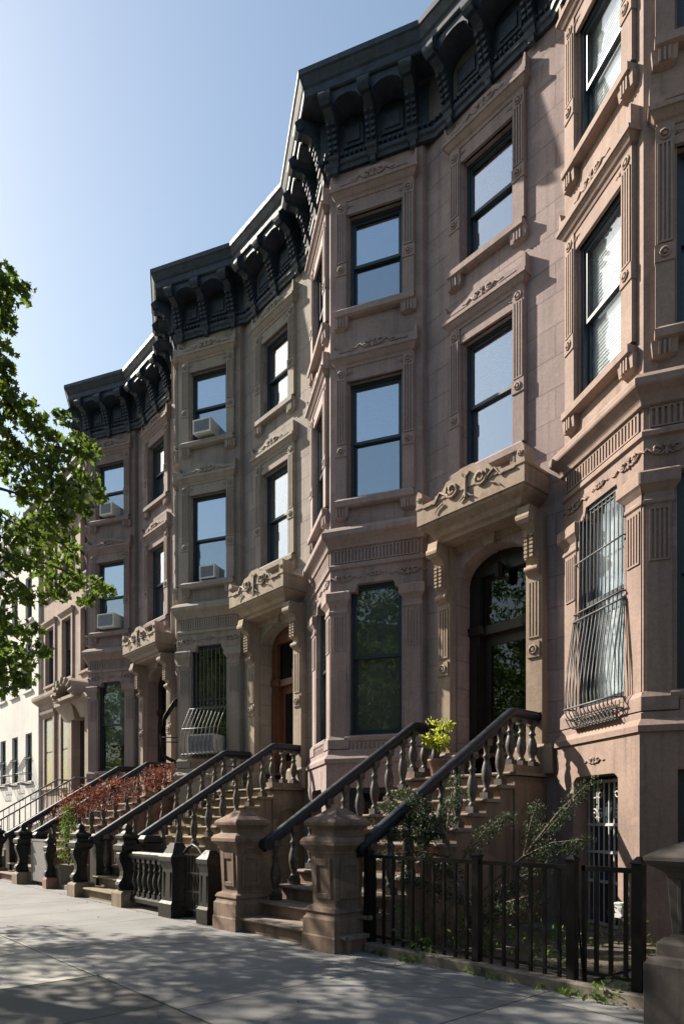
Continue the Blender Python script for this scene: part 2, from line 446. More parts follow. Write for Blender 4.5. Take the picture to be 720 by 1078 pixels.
def house(k, apex, label, glassA=None, opts=None):
    opts = opts or {}
    W, A, T, PO = M['wall%d'%k], M['ash%d'%k], M['trim%d'%k], M['portal%d'%k]
    mats = {'trim': T}
    H = thing('brownstone_house', label, 'house', (apex, 0, 0), group='brownstone row houses with pointed bays')
    u0, u1 = .345, 1.285
    shl = lambda w: [(0,-.13),(.11,-.13),(.15,0),(w-.15,0),(w-.11,-.13),(w,-.13)]
    up = [(u0, u1, 6.93, 8.95, None, 2), (u0, u1, 10.19, 11.81, None, 2), (u0, u1, 2.87, 5.47, shl(u1-u0), opts.get('room', 2), .9)]
    lowA = [(u0, u1, .95, 1.97, None, 2)]
    lowC = [(u0, u1, .04, 1.97, [(0,-.06),(.06,-.01),(.1,0),(u1-u0-.1,0),(u1-u0-.06,-.01),(u1-u0,-.06)], 2, .45)] 
    mir = lambda ops: [(L-o[1], L-o[0]) + tuple(o[2:]) for o in ops]
    mb = MB()
    # upper storeys
    O = PLAN; prev, nxt = (-2.5, 0), (PER-HX, SY)
    zU = 2.42
    panel(mb, O[0], O[1], zU, 12.9, [], 0); panel(mb, O[3], O[4], zU, 12.9, [], 0)
    panel(mb, O[1], O[2], zU, 12.9, mir(up), 0); panel(mb, O[2], O[3], zU, 12.9, up, 0)
    bo = [(.76, 1.69, 6.93, 8.95, None, 2), (.76, 1.69, 10.19, 11.81, None, 2)]
    dw = 1.30; du = 1.302-dw/2
    panel(mb, O[4], O[5], zU, 12.9, bo + [(du, du+dw, zU-.01, 5.62, arch_top(dw, .42), 2, .75)], 1)
    # base storey, set forward
    F = offset(PLAN, .085, prev, nxt)
    panel(mb, F[0], F[1], 0, zU, [], 0); panel(mb, F[3], F[4], 0, zU, [], 0)
    panel(mb, F[1], F[2], 0, zU, mir(lowC), 0, u_org=PLAN[1]); panel(mb, F[2], F[3], 0, zU, lowA, 0, u_org=PLAN[2])
    panel(mb, F[4], F[5], 0, zU, [(du, du+dw, 1.9, zU, None, 2, .84)], 0, u_org=PLAN[4])
    # party walls, back, roof
    x0, x1 = -HX, PER-HX
    mb.quad((x0,0,0),(x0,11,0),(x0,11,12.9),(x0,0,12.9), 3); mb.quad((x1,0,0),(x1,11,0),(x1,11,12.9),(x1,0,12.9), 3)
    mb.quad((x0,11,0),(x1,11,0),(x1,11,12.9),(x0,11,12.9), 3)
    mb.build('wall', [W, A, M['room'], M['brick'], M['greenroom']], H)
    rf = MB(); rf.prism_xy([(x0,11),(x0,0),(x0+.02,SY),(0,AY),(HX,SY),(x1,0),(x1,11)], 12.86, 13.9); rf.build('roof', M['roofm'], H)
    # water table on top of the base storey
    wt = MB(); sweep(wt, PLAN, [(-.01,2.40),(.10,2.42),(.105,2.50),(.03,2.56),(.02,2.60),(.02,2.64),(-.01,2.66)], prev, nxt)
    # leave the doorway free: split off by building it only round the bay
    wt = MB(); sweep(wt, PLAN[:5], [(-.01,2.38),(.115,2.40),(.12,2.47),(.055,2.55),(.05,2.62),(-.01,2.66)], prev, (PER-HX, 0)); wt.build('water_table', T, H)
    # belt course between parlour and upper floors, with fluted frieze
    bc = MB(); pr_, nx_ = (-2.5, 0), (3, 0)
    BP = PLAN[:5]
    bc2 = [(-.01,6.08),(.05,6.10),(.06,6.14),(.10,6.20),(.17,6.26),(.18,6.28),(.18,6.35),(.12,6.42),(.03,6.47),(-.01,6.48)]
    sweep(bc, BP, bc2, pr_, nx_); sweep(bc, BP, [(-.01,5.74),(.035,5.76),(.035,5.81),(.012,5.84),(-.01,5.85)], pr_, nx_)
    belt = bc.build('belt_course', T, H)
    for (o, rz) in (((0, AY, 0), TH), ((-HX, SY, 0), -TH)):
        fl = MB(); flutes(fl, .06, L-.06, 5.87, 6.06, 24, .004)
        for c in (.24, L-.24): leafscroll(fl, c, 5.60, .62, -.012, r=.026)
        leafscroll(fl, L/2, 5.62, .34, -.012, r=.035)
        fl.build('frieze', T, belt, o, rz)
        # parlour pilasters with capitals
        for (a, b) in ((.0, u0-.02), (u1+.02, L)):
            p = MB()
            p.mould(a+.03, b-.03, [(.012,4.98),(.03,5.00),(.03,5.03),(.018,5.05),(.018,5.11),(.06,5.17),(.085,5.20),(.085,5.33),(.05,5.36),(.0,5.37)])
            flutes(p, a+.06, b-.05, 4.36, 4.92, 4, .008); p.box(a+.03, b-.03, -.010, .0, 2.80, 5.0)
            p.mould(a+.02, b-.02, [(.05,2.645),(.05,2.80),(.015,2.86),(.0,2.87)])
            p.build('bay_pilaster', T, H, o, rz)
    # windows of the bay and the flat wall
    gA = opts.get('glass', M['glass'])
    bl = opts.get('blinds', {})
    for (nm, o, rz, m) in (('A', (0, AY, 0), TH, False), ('C', (-HX, SY, 0), -TH, True)):
        a, b = (L-u1, L-u0) if m else (u0, u1)
        gg = M['glassc'] if m else gA
        add_window(H, o, rz, a, b, 6.93, 8.95, mats, 'upper', gg, bl.get(nm+'2'))
        add_window(H, o, rz, a, b, 10.19, 11.81, mats, 'upper', gg, bl.get(nm+'3'))
        w1 = add_window(H, o, rz, a, b, 2.87, 5.47, mats, 'parlour', M['glassc'] if (m and k == 0) else M['glassd'], bl.get(nm+'1'), .52)
        if not m: add_window(H, (o[0]+.085*math.sin(rz), o[1]-.085*math.cos(rz), 0), rz, a, b, .95, 1.97, mats, 'plain', M['glassd'])
    add_window(H, (HX, 0, 0), 0, .76, 1.69, 6.93, 8.95, mats, 'upper', M['glassb'], bl.get('B2'))
    add_window(H, (HX, 0, 0), 0, .76, 1.69, 10.19, 11.81, mats, 'upper', M['glassb'], bl.get('B3'))
    # basement gate on the C face
    o = (-HX-.085*ST, SY-.085*CT, 0); a, b = L-u1, L-u0
    g = MB(); 
    for i in range(9):
        x = a+.04+i*(b-a-.08)/8; g.box(x-.008, x+.008, .20, .216, .05, 1.93)
    for z in (.08, .62, 1.0, 1.35, 1.9): g.box(a+.02, b-.02, .195, .222, z-.018, z+.018)
    for sx in (.25, .75):
        for z in (1.48, 1.74):
            cx = a+(b-a)*sx
            for sg in (-1, 1): g.tube(spiral(cx+sg*.06, z, .012, .075, 1.3, 0 if sg < 0 else PI, .20, -sg), .010, 5)
            g.tube([(cx, .20, z-.12), (cx, .20, z+.12)], .012, 5)
    bd = g.build('basement_gate', M['gatew'] if k == 0 else M['iron'], H, o, -TH)
    d = MB(); d.box(a, b, .30, .36, .04, 1.97); d.box(a+.1, b-.1, .28, .302, .15, .9); d.build('gate_backing', M['sash'], bd)
    # bracketed roof cornice
    cp = MB(); pv, nx = (-3.845, 0), (PER, AY)
    sweep(cp, CPLAN, [(-.02,12.60),(.06,12.60),(.075,12.66),(.11,12.68),(.115,12.74),(.07,12.78),(.06,12.84),(.05,12.86),(.05,13.52),(.12,13.55),(.50,13.56),(.52,13.58),(.52,13.70),(.545,13.73),(.60,13.85),(.625,13.87),(.625,13.96),(.56,14.0),(-.4,14.02),(-.4,12.6)], pv, nx)
    cor = cp.build('roof_cornice', M['cornice'], H)
    faces = [((0, AY, 0), TH, [.12, .80, 1.50], (-.22, 1.84)), ((-1.655, 0, 0), -TH, [.37, 1.07, 1.75], (.03, 2.1)), ((1.655, 0, 0), 0, [.34, 1.095, 1.85], (.02, 2.17))]
    first = None
    for (o2, rz2, us, ends) in faces:
        for u in us:
            p = Vector((o2[0]+u*math.cos(rz2)+.05*math.sin(rz2), o2[1]+u*math.sin(rz2)-.05*math.cos(rz2), 0))
            if first is None: first = make_bracket(None).build('bracket', M['cornice'], cor, p, rz2)
            else: dup(first, p, rz2, cor)
        ar = MB(); ar.box(ends[0]+.02, ends[1]-.02, -.058, -.03, 12.82, 13.50)   # arched plates between brackets and frieze panels
        lim = [ends[0]] + us + [ends[1]]
        for i in range(len(us)-1):
            a0, b0 = us[i]+.085, us[i+1]-.085; n = 8; c = (a0+b0)/2; hw = (b0-a0)/2
            for j in range(n):
                t0, t1 = PI-PI*j/n, PI-PI*(j+1)/n
                xa, xb = c+hw*math.cos(t0), c+hw*math.cos(t1); za, zb = 13.26+.19*math.sin(t0), 13.26+.19*math.sin(t1)
                ar.add([(xa,-.47,za),(xb,-.47,zb),(xb,-.47,13.57),(xa,-.47,13.57),(xa,-.08,za),(xb,-.08,zb),(xb,-.08,13.57),(xa,-.08,13.57)],
                       [(0,1,2,3),(0,4,5,1),(4,7,6,5)])
            ar.box(a0+.08, b0-.08, -.095, -.055, 12.92, 13.26); ar.box(a0+.14, b0-.14, -.12, -.09, 12.98, 13.20)
        for i in range(int((ends[1]-ends[0])/.085)):
            x = ends[0]+.03+i*.085; ar.box(x, x+.045, -.135, -.05, 12.785, 12.825)
        ar.build('cornice_arcade', M['cornice'], cor, o2, rz2)
    # doorway: pilasters, consoles and canopy
    o = (HX, 0, 0); cx = 1.302
    cn = MB(); cw = .86
    hw_ = .98-.60
    cn.mould(cx-hw_, cx+hw_, [(.34,5.76),(.36,5.80),(.42,5.83),(.46,5.90),(.56,5.97),(.575,5.99),(.575,6.02),(.60,6.025),(.60,6.27),(.615,6.28),(.615,6.32),(.58,6.34)], back=0)
    pts = [(cx-.62,6.30),(cx+.62,6.30),(cx+.60,6.36),(cx+.46,6.40),(cx+.38,6.50),(cx+.24,6.52),(cx+.12,6.60),(cx-.12,6.60),(cx-.24,6.52),(cx-.38,6.50),(cx-.46,6.40),(cx-.60,6.36)]
    cn.prism_xz(pts, -.610, -.50)
    for sg in (-1, 1): cn.prism_xz([(cx+sg*.86,6.32),(cx+sg*.985,6.32),(cx+sg*.985,6.50),(cx+sg*.95,6.56),(cx+sg*.87,6.50)], -.612, -.36)
    for sg in (-1, 1):
        cn.tube(spiral(cx+sg*.26, 6.34, .03, .125, 1.6, PI if sg > 0 else 0, -.622, sg, 22), .022, 6)
        cn.tube([(cx+sg*.37,-.622,6.30),(cx+sg*.50,-.622,6.38),(cx+sg*.60,-.622,6.24),(cx+sg*.70,-.622,6.28)], .020, 5, 0, .008)
        cn.tube([(cx+sg*.44,-.622,6.20),(cx+sg*.54,-.622,6.16),(cx+sg*.60,-.622,6.10)], .016, 5, 0, .008)
        cn.tube([(cx,-.622,6.22),(cx+sg*.07,-.622,6.15),(cx+sg*.13,-.622,6.12)], .020, 5, 0, .010)
        cn.box(min(cx+sg*.60, cx+sg*.84), max(cx+sg*.60, cx+sg*.84), -.628, -.60, 6.255, 6.275)
        rosette(cn, cx+sg*.925, 6.42, .035, -.62)
    cn.tube([(cx,-.625,6.14),(cx,-.625,6.46)], .03, 6, 0, .018); cn.tube([(cx-.07,-.625,6.50),(cx,-.625,6.42),(cx+.07,-.625,6.50)], .018, 5)
    can = cn.build('door_canopy', PO, H, o, 0)
    for sg in (-1, 1):
        c = cx+sg*.83; p = MB()
        p.box(c-.13, c+.13, -.14, 0, 2.06, 5.80)
        p.mould(c-.12, c+.12, [(.19,2.06),(.19,2.42),(.155,2.48)])
        flutes(p, c-.09, c+.09, 4.02, 4.78, 3, .14)
        p.box(c-.10, c+.10, -.165, -.13, 3.72, 3.94); rosette(p, c, 3.83, .06, -.17)
        p.build('door_pilaster', PO, H, o, 0)
        b = MB()
        pf = [(-.13,4.86),(-.19,4.90),(-.20,4.98),(-.17,5.04),(-.19,5.08),(-.23,5.10),(-.25,5.40),(-.27,5.50),(-.34,5.56),(-.40,5.55),(-.44,5.60),(-.42,5.70),(-.40,5.79),(-.13,5.79)]
        b.prism_yz(pf, c-.095, c+.095)
        b.tube([(c-.11,-.37,5.63),(c+.11,-.37,5.63)], .075, 10); b.tube([(c-.105,-.19,4.96),(c+.105,-.19,4.96)], .05, 8)
        for i in range(6):
            for xx in (-.045, .045): b.box(c+xx-.026, c+xx+.026, -.285, -.22, 5.11+i*.058, 5.145+i*.058)
        b.build('console', PO, can, (0,0,0))
    # lintel band and keystone above the arch
    lb = MB(); lb.box(cx-.70, cx+.70, -.05, .0, 5.66, 5.80); lb.prism_xz([(cx-.09,5.60),(cx+.09,5.60),(cx+.13,5.80),(cx-.13,5.80)], -.09, 0)
    lb.build('lintel', PO, H, o, 0)
    # door frame and leaf
    zt = 2.06; fr = MB(); x0, x1 = du, du+dw; wd = opts.get('door', M['wood'])
    fr.box(x0, x0+.20, .30, .44, zt, 5.62); fr.box(x1-.20, x1, .30, .44, zt, 5.62)
    fr.box(x0+.20, x1-.20, .30, .44, 4.36, 4.50); fr.box(x0+.20, x1-.20, .30, .44, 5.30, 5.64)
    for xx in (x0+.04, x1-.16): fr.box(xx, xx+.12, .27, .302, zt+.25, 4.2); fr.mould(xx+.01, xx+.11, [(-.26,4.38),(-.24,4.50),(-.27,4.52)], back=.31)
    door = fr.build('front_door', wd, H, o, 0)
    lf = MB(); lf.box(x0+.20, x0+.33, .42, .47, zt, 4.36); lf.box(x1-.33, x1-.20, .42, .47, zt, 4.36)
    lf.box(x0+.33, x1-.33, .42, .47, 4.20, 4.36); lf.box(x0+.33, x1-.33, .42, .47, zt, 2.72); lf.box(x0+.38, x1-.38, .405, .422, zt+.18, 2.60)
    lf.build('door_leaf', wd, door)
    gl = MB(); gl.box(x0+.325, x1-.325, .44, .446, 2.70, 4.22); gl.box(x0+.19, x1-.19, .38, .386, 4.48, 5.32); gl.build('door_glass', M['glassdoor'], door)
    hd = MB(); hd.tube([(x1-.26,.40,2.98),(x1-.26,.36,3.0),(x1-.26,.36,3.26),(x1-.26,.40,3.28)], .016, 6); hd.box(x1-.29, x1-.23, .408, .421, 2.95, 3.32); hd.build('handle', M['brass'], door)
    if opts.get('lamp'):
        lp = MB(); lp.tube([(cx,.2,5.58),(cx,.2,5.40)], .01, 5); lp.rings(cx, .2, [(.02,5.40),(.075,5.36),(.06,5.16),(.02,5.12)], n=6, k=1); lp.build('hanging_lamp', M['iron'], door)
    return H

BL = M['blind']; CU = M['curt']
labels = {
 0: 'pink-brown brownstone house nearest the camera, with a bulging window grille on its sunlit bay',
 1: 'mauve-brown brownstone house with a pointed bay left of the tan canopied black front door',
 2: 'grey-olive brownstone house with a boxy air conditioner in the top and parlour bay windows',
 3: 'dark brown brownstone house behind the red-leaved bush, last with a pointed bay',
}
AP = {0: -3.58, 1: -9.07, 2: -14.56, 3: -20.06}
H = {}
H[0] = house(0, AP[0], labels[0], opts={'blinds': {'C2': (CU,1,'b'), 'C3': (CU,.9,'b'), 'C1': (CU,1,'drape')}})
H[1] = house(1, AP[1], labels[1], opts={'lamp': 1, 'room': 4, 'blinds': {'A1': (M['milky_panel'],1,'s'), 'C1': (CU,.8,'s'), 'A2': (BL,1,'b'), 'A3': (BL,.95,'b'), 'B2': (BL,1,'b'), 'B3': (BL,.5,'b'), 'C2': (CU,.9,'b')}})
H[2] = house(2, AP[2], labels[2], opts={'door': M['woodr'], 'blinds': {'A2': (BL,.4,'b'), 'A3': (BL,.3,'b'), 'B2': (CU,.6,'b'), 'B3': (BL,.4,'b')}})
H[3] = house(3, AP[3], labels[3], opts={'blinds': {'A1': (M['milky_panel'],.7,'s'), 'A2': (BL,.4,'b'), 'A3': (BL,.6,'b'), 'B2': (CU,.8,'b'), 'B3': (CU,.5,'b')}})

# bulging grille over the parlour window on the sunlit C face of house 0
def faceC(k, u, w=0): # world point on the C face
    return (AP[k]-HX + u*CT - w*ST, SY - u*ST - w*CT)
g = MB(); a, b = L-1.285-.02, L-.345+.02
def gbar(x, zt_=5.35):
    return [(x,-.03,zt_),(x,-.04,4.35),(x,-.05,4.05),(x,-.08,3.85),(x,-.13,3.55),(x,-.18,3.2),(x,-.20,2.98),(x,-.185,2.80),(x,-.13,2.72),(x,-.04,2.70)]
nb = 13
for i in range(nb):
    x = a+(b-a)*i/(nb-1); g.tube(gbar(x), .008, 5, caps=False)
for z, w in ((4.78,-.04),(4.12,-.055),(4.02,-.065),(2.86,-.20),(2.73,-.15)):
    g.tube([(a-.02, 0, z),(a-.02,w,z),(b+.02,w,z),(b+.02,0,z)], .012, 5)
for i in range(14): # basket scrolls at the bottom
    x = a+.03+(b-a-.06)*i/13; g.tube([(x-.03,-.19,2.74),(x+.03,-.16,2.62),(x+.02,-.07,2.60)], .009, 4)
for sg in (0, 1):
    x = a-.02 if sg == 0 else b+.02
    for w in (.05,.10,.15): g.tube([(x,-w*.35,4.05),(x,-w,3.4),(x,-w-.015,2.85)], .009, 4)
g.box(a+.02, b-.02, -.12, -.015, 2.60, 2.635)
g.build('window_grille', M['ironw'], H[0], (-HX, SY, 0), -TH)
# carved leaf under the water table of the lit bay
g = MB(); leafscroll(g, L/2, 2.16, .42, -.095, r=.03); g.build('carved_leaf', M['trim0'], H[0], (-HX, SY, 0), -TH)
# house 2: grille with slanting bars over the parlour window of the A face
g = MB(); a, b = .345, 1.285
for i in range(10):
    x = a+(b-a)*i/9
    g.tube([(x,-.02,4.05),(x,-.06,3.98),(x-.0,-.34,3.55),(x,-.42,3.25),(x,-.40,3.0),(x,-.30,2.86),(x,-.05,2.84)], .011, 5, caps=False)
    g.tube([(x,.06,4.0),(x,.06,5.4)], .009, 4, caps=False)
for z, w in ((4.0,-.05),(3.5,-.36),(2.92,-.38)): g.tube([(a,0,z),(a,w,z),(b,w,z),(b,0,z)], .013, 5)
g.build('window_grille', M['ironw'], H[2], (0, AY, 0), TH)
g = MB(); a, b = L-1.285, L-.345
for i in range(10):
    x = a+(b-a)*i/9; g.tube([(x,-.02,4.35),(x,-.10,4.30),(x,-.34,3.9),(x,-.42,3.4),(x,-.36,3.0),(x,-.05,2.84)], .012, 5, caps=False)
for z, w in ((4.3,-.10),(3.4,-.42)): g.tube([(a,0,z),(a,w,z),(b,w,z),(b,0,z)], .014, 5)
g.build('window_grille', M['iron'], H[2], (-HX, SY, 0), -TH)

# ---------------------------------------------------------------- air conditioners
def ac_unit(k, u, z, label, wd=.56, hgt=.36, out=.26, louv=True):
    p = Vector((AP[k]+u*CT, AY+u*ST, z)); T_ = thing('air_conditioner', label, 'air conditioner', p, TH, 'window air conditioners')
    c = MB(); c.box(-wd/2, wd/2, -out, .20, 0, hgt); c.box(-wd/2-.006, wd/2+.006, -out-.006, -out+.02, -.005, .03); c.box(-wd/2-.006, wd/2+.006, -out-.006, -out+.02, hgt-.03, hgt+.005)
    for s in (-1, 1):
        for i in range(6): c.box(min(s*wd/2, s*(wd/2+.004)), max(s*wd/2, s*(wd/2+.004)), -out+.06, -.03, .06+i*.035, .075+i*.035)
    c.box(-wd/2, -wd/2+.03, -out-.008, -out, .0, hgt); c.box(wd/2-.03, wd/2, -out-.008, -out, 0, hgt)
    c.build('casing', M['ac'], T_)
    g = MB(); g.box(-wd/2+.03, wd/2-.03, -out-.004, -out+.004, .03, hgt-.03)
    n = 11
    for i in range(n): zz = .04+i*(hgt-.08)/(n-1); g.box(-wd/2+.035, wd/2-.035, -out-.010, -out-.003, zz-.004, zz+.004)
    for i in range(1, 6): xx = -wd/2+wd*i/6; g.box(xx-.005, xx+.005, -out-.013, -out-.003, .03, hgt-.03)
    g.build('grille', M['acg'], T_)
    return T_
ac_unit(2, .76, 10.26, 'grey metal air conditioner in the top bay window of the grey-olive house', .46, .31, .20)
ac_unit(2, .80, 6.99, 'small air conditioner in the middle bay window of the grey-olive house', .40, .30, .04)
ac_unit(2, .80, 2.95, 'pale louvred air conditioner inside the slanted grille beside the stoop', .68, .42, .30)
ac_unit(3, .80, 10.24, 'small air conditioner in the top bay window of the dark brown house', .42, .33, .20)
ac_unit(3, .82, 6.99, 'white air conditioner in the middle bay window of the dark brown house', .58, .38, .24)

# ---------------------------------------------------------------- stoops
RISE, RUN, NST = .187, .297, 11
def baluster_mb():
    b = MB(); h = .66
    b.box(-.055, .055, -.055, .055, 0, .07)
    b.lathe(0, 0, [(.045,.07),(.050,.09),(.035,.11),(.030,.13),(.050,.19),(.062,.26),(.058,.33),(.040,.40),(.028,.44),(.045,.46),(.045,.48),(.030,.50),(.034,.54),(.040,.57),(.050,.59)], 9)
    b.box(-.05, .05, -.05, .05, .59, h)
    return b
def pier_rings(mb, cx, cy, s=.80, top=1.54):
    k = top/1.56
    mb.rings(cx, cy, [(r*s, z*k) for r, z in [(.35,0),(.35,.16),(.338,.165),(.338,.34),(.31,.37),(.30,.40),(.325,.42),(.30,.46),(.25,.48)]])
    mb.rings(cx, cy, [(r*s, z*k) for r, z in [(.248,.47),(.235,.50),(.262,1.02),(.27,1.05),(.285,1.055),(.285,1.08),(.33,1.12),(.365,1.15),(.368,1.19),(.34,1.225),(.27,1.25),(.25,1.27),(.25,1.31),(.30,1.35),(.325,1.36),(.33,1.40),(.30,1.43),(.20,1.48),(.12,1.53),(.10,1.55)]])
    # recessed-look panels: raised borders on the four body faces
    r = .243*s
    for ax in range(4):
        c_, s_ = [(1,0),(0,1),(-1,0),(0,-1)][ax]
        def pt(u, w, z): return (cx + c_*w - s_*u, cy + s_*w + c_*u, z*k)
        for (ua, ub, za, zb) in ((-.17,-.11,.56,1.0),(.11,.17,.56,1.0),(-.11,.11,.92,1.0),(-.11,.11,.56,.62)):
            ua*=s; ub*=s
            wA, wB = r+.004+.03*(za-.5)*.9, r+.004+.03*(zb-.5)*.9
            vs = [pt(ua,wA,za),pt(ub,wA,za),pt(ub,wB+.012,zb),pt(ua,wB+.012,zb),pt(ua,wA-.05,za),pt(ub,wA-.05,za),pt(ub,wB-.05,zb),pt(ua,wB-.05,zb)]
            vs = [pt(ua,wA+.012,za),pt(ub,wA+.012,za)] + vs[2:]
            mb.add(vs, [(0,1,2,3),(0,4,5,1),(1,5,6,2),(2,6,7,3),(3,7,4,0)])
def iron_newel(mb, cx, cy, top=1.35):
    mb.rings(cx, cy, [(.19,0),(.19,.22),(.17,.25),(.13,.27)], 1)
    mb.rings(cx, cy, [(.10,.26),(.085,.34),(.075,.45),(.085,.62),(.10,.78),(.11,.86),(.15,.90),(.17,.93),(.17,1.0),(.12,1.03),(.10,1.08),(.14,1.12),(.15,1.16),(.08,1.20),(.05,1.24),(.065,1.28),(.04,1.33),(.015,top)], 0)
    cur = [(.0,.27),(-.13,.27),(-.17,.31),(-.185,.36),(-.165,.41),(-.13,.44),(-.105,.50),(-.10,.58),(-.12,.66),(-.15,.73),(-.17,.80),(-.165,.87),(-.12,.91),(.0,.92)]
    mb.prism_yz([(cy+p[0], p[1]) for p in cur], cx-.065, cx+.065)
    cur2 = [(.0,.27),(.11,.27),(.15,.31),(.16,.36),(.14,.42),(.11,.46),(.095,.55),(.11,.66),(.14,.76),(.145,.85),(.11,.91),(.0,.92)]
    for sg in (-1, 1): mb.prism_xz([(cx+sg*p[0], p[1]) for p in cur2], cy-.055, cy+.055)
    mb.tube([(cx-.075,cy-.135,.36),(cx+.075,cy-.135,.36)], .05, 8); mb.tube([(cx-.075,cy-.125,.82),(cx+.075,cy-.125,.82)], .045, 8)

def stoop(k, label, newel):
    ax = AP[k]; cx = ax+2.745; XL, XR = 1.85-2.745, 3.63-2.745   # rails relative to centre
    SM = M['stoop%d'%k]
    St = thing('stoop', label, 'stoop', (cx, 0, 0), group='stone front stoops')
    yl = -.86; hw = 1.0
    # solid stair body: stepped profile extruded
    pts = [(0,0),(0,2.0)]
    body = MB(); prof = [(-.088,0),(-.088,2.0),(yl,2.0)]
    for i in range(NST-1):
        z = RISE*(NST-1-i); y = yl-RUN*i
        prof += [(y+.012, z-.045), (y-RUN+.012, z-.045)]
    prof += [(yl-RUN*(NST-1)+.012, 0)]
    # clean duplicates: build step by step boxes instead
    body = MB()
    body.box(-hw+.02, hw-.02, yl+.012, -.088, 0, 2.0)
    for i in range(NST-1):
        z = RISE*(NST-1-i)-.045; y1 = yl-RUN*i+.012; y0 = y1-RUN
        w = hw-.02 if i < NST-3 else hw-.02
        body.box(-w, w, y0, y1, 0, z)
    body.build('stair_body', SM, St)
    # treads, each with a rounded nosing and side return
    tr = MB()
    def tread(y0, y1, z, w, mb):
        mb.box(-w-.03, w+.03, y0-.03, y1+.01, z-.044, z)
        mb.tube([(-w-.03, y0-.03, z-.022), (w+.03, y0-.03, z-.022)], .022, 6)
    tread(yl, .28, NST*RISE, hw-.12 if False else hw, tr)
    tr.build('landing', M['treads'] if k != 2 else SM, St)
    for i in range(NST-1):
        t_ = MB(); z = RISE*(NST-1-i); y1 = yl-RUN*i; w = hw-.02
        tread(y1-RUN, y1+.0, z, w, t_); t_.build('step', M['treads'] if k not in (2,) else SM, St)
    # arched blind panel in the side wall below the landing
    aw = .30
    outer = [(-.78,.0),(-.78,1.72),(-.70,1.80),(-.55,1.83)]
    arc = [(-.50-.0+aw*math.cos(t)*.9, 1.25+aw*math.sin(t)) for t in [PI*i/8 for i in range(9)]]
    for sg in (-1, 1):
        xx = sg*(hw-.018); sp = MB(); sp.box(min(xx, xx+sg*.028), max(xx, xx+sg*.028), -.80, -.15, 1.86, 1.92)
        sp.box(min(xx, xx+sg*.03), max(xx, xx+sg*.03), -.86, -.78, .0, 1.92); sp.box(min(xx, xx+sg*.03), max(xx, xx+sg*.03), -.20, -.10, .0, 1.92)
        ar = [(-.49+.29*math.cos(t), 1.35+.29*math.sin(t)) for t in [PI*i/10 for i in range(11)]]
        for i in range(10):
            (ya, za), (yb, zb) = ar[i], ar[i+1]
            X0, X1 = xx, xx+sg*.03
            sp.add([(X1,ya,za),(X1,yb,zb),(X1,yb,1.92),(X1,ya,1.92),(X0,ya,za),(X0,yb,zb)], [(0,1,2,3),(0,4,5,1)])
        sp.build('side_panel', SM, St)
    # handrails
    ztop = 2.93; ye = -3.56 if newel == 'stone' else -3.62
    for X in (XL, XR):
        r = MB()
        prof2 = [(-.045,-.165),(.045,-.165),(.05,-.12),(.075,-.105),(.085,-.085),(.085,-.05),(.06,-.03),(.055,-.005),(.03,.004),(-.03,.004),(-.055,-.005),(-.06,-.03),(-.085,-.05),(-.085,-.085),(-.075,-.105),(-.05,-.12)]
        stations = [(-.14, ztop), (-.74, ztop), (-.80, ztop-.02), (ye, ztop-.63*(abs(ye)-.76))]
        vs = []; n = len(prof2)
        for (yy, zz) in stations:
            for (dx, dz) in prof2: vs.append((X+dx*.82, yy, zz+dz))
        fs = []
        for j in range(len(stations)-1):
            for i in range(n): b_ = (i+1) % n; fs.append((j*n+i, j*n+b_, (j+1)*n+b_, (j+1)*n+i))
        fs += [tuple(range(n-1,-1,-1)), tuple(range((len(stations)-1)*n, len(stations)*n))]
        r.add(vs, fs); zf = ztop-.63*(abs(ye)-.76)-.09; r.tube([(X-.065,ye+.03,zf+.02),(X+.065,ye+.03,zf+.02)], .075, 12); r.box(X-.075, X+.075, -.14, -.05, ztop-.12, ztop-.0)
        r.build('handrail', M['railpaint'], St)
        # lower rail blocks on the landing plinth
        p = MB(); p.box(X-.10, X+.10, -.86, -.09, NST*RISE+.002, NST*RISE+.10); p.build('plinth', SM, St)
    bmat = M['balpaint1'] if k in (0,1) else M['balpaint2']
    fb = None
    for X in (XL, XR):
        spots = [(-.26, NST*RISE+.10, None), (-.52, NST*RISE+.10, None), (-.78, NST*RISE+.10, None)]
        for i in range(NST-2):
            y = yl-RUN*(i+.5); z = RISE*(NST-1-i); spots.append((y, z, None))
        for (y, z, _) in spots:
            if y < ye+.12: continue
            top = ztop-.14 if y > -.8 else ztop-.14-.63*(-y-.78)
            s_ = (top-z)/.66
            if s_ < .4: continue
            if fb is None: fb = baluster_mb().build('baluster', bmat, St, (X, y, z)); o_ = fb
            else: o_ = dup(fb, (X, y, z), None, St)
            o_.scale = (1.12, 1.12, s_)
    return St, cx

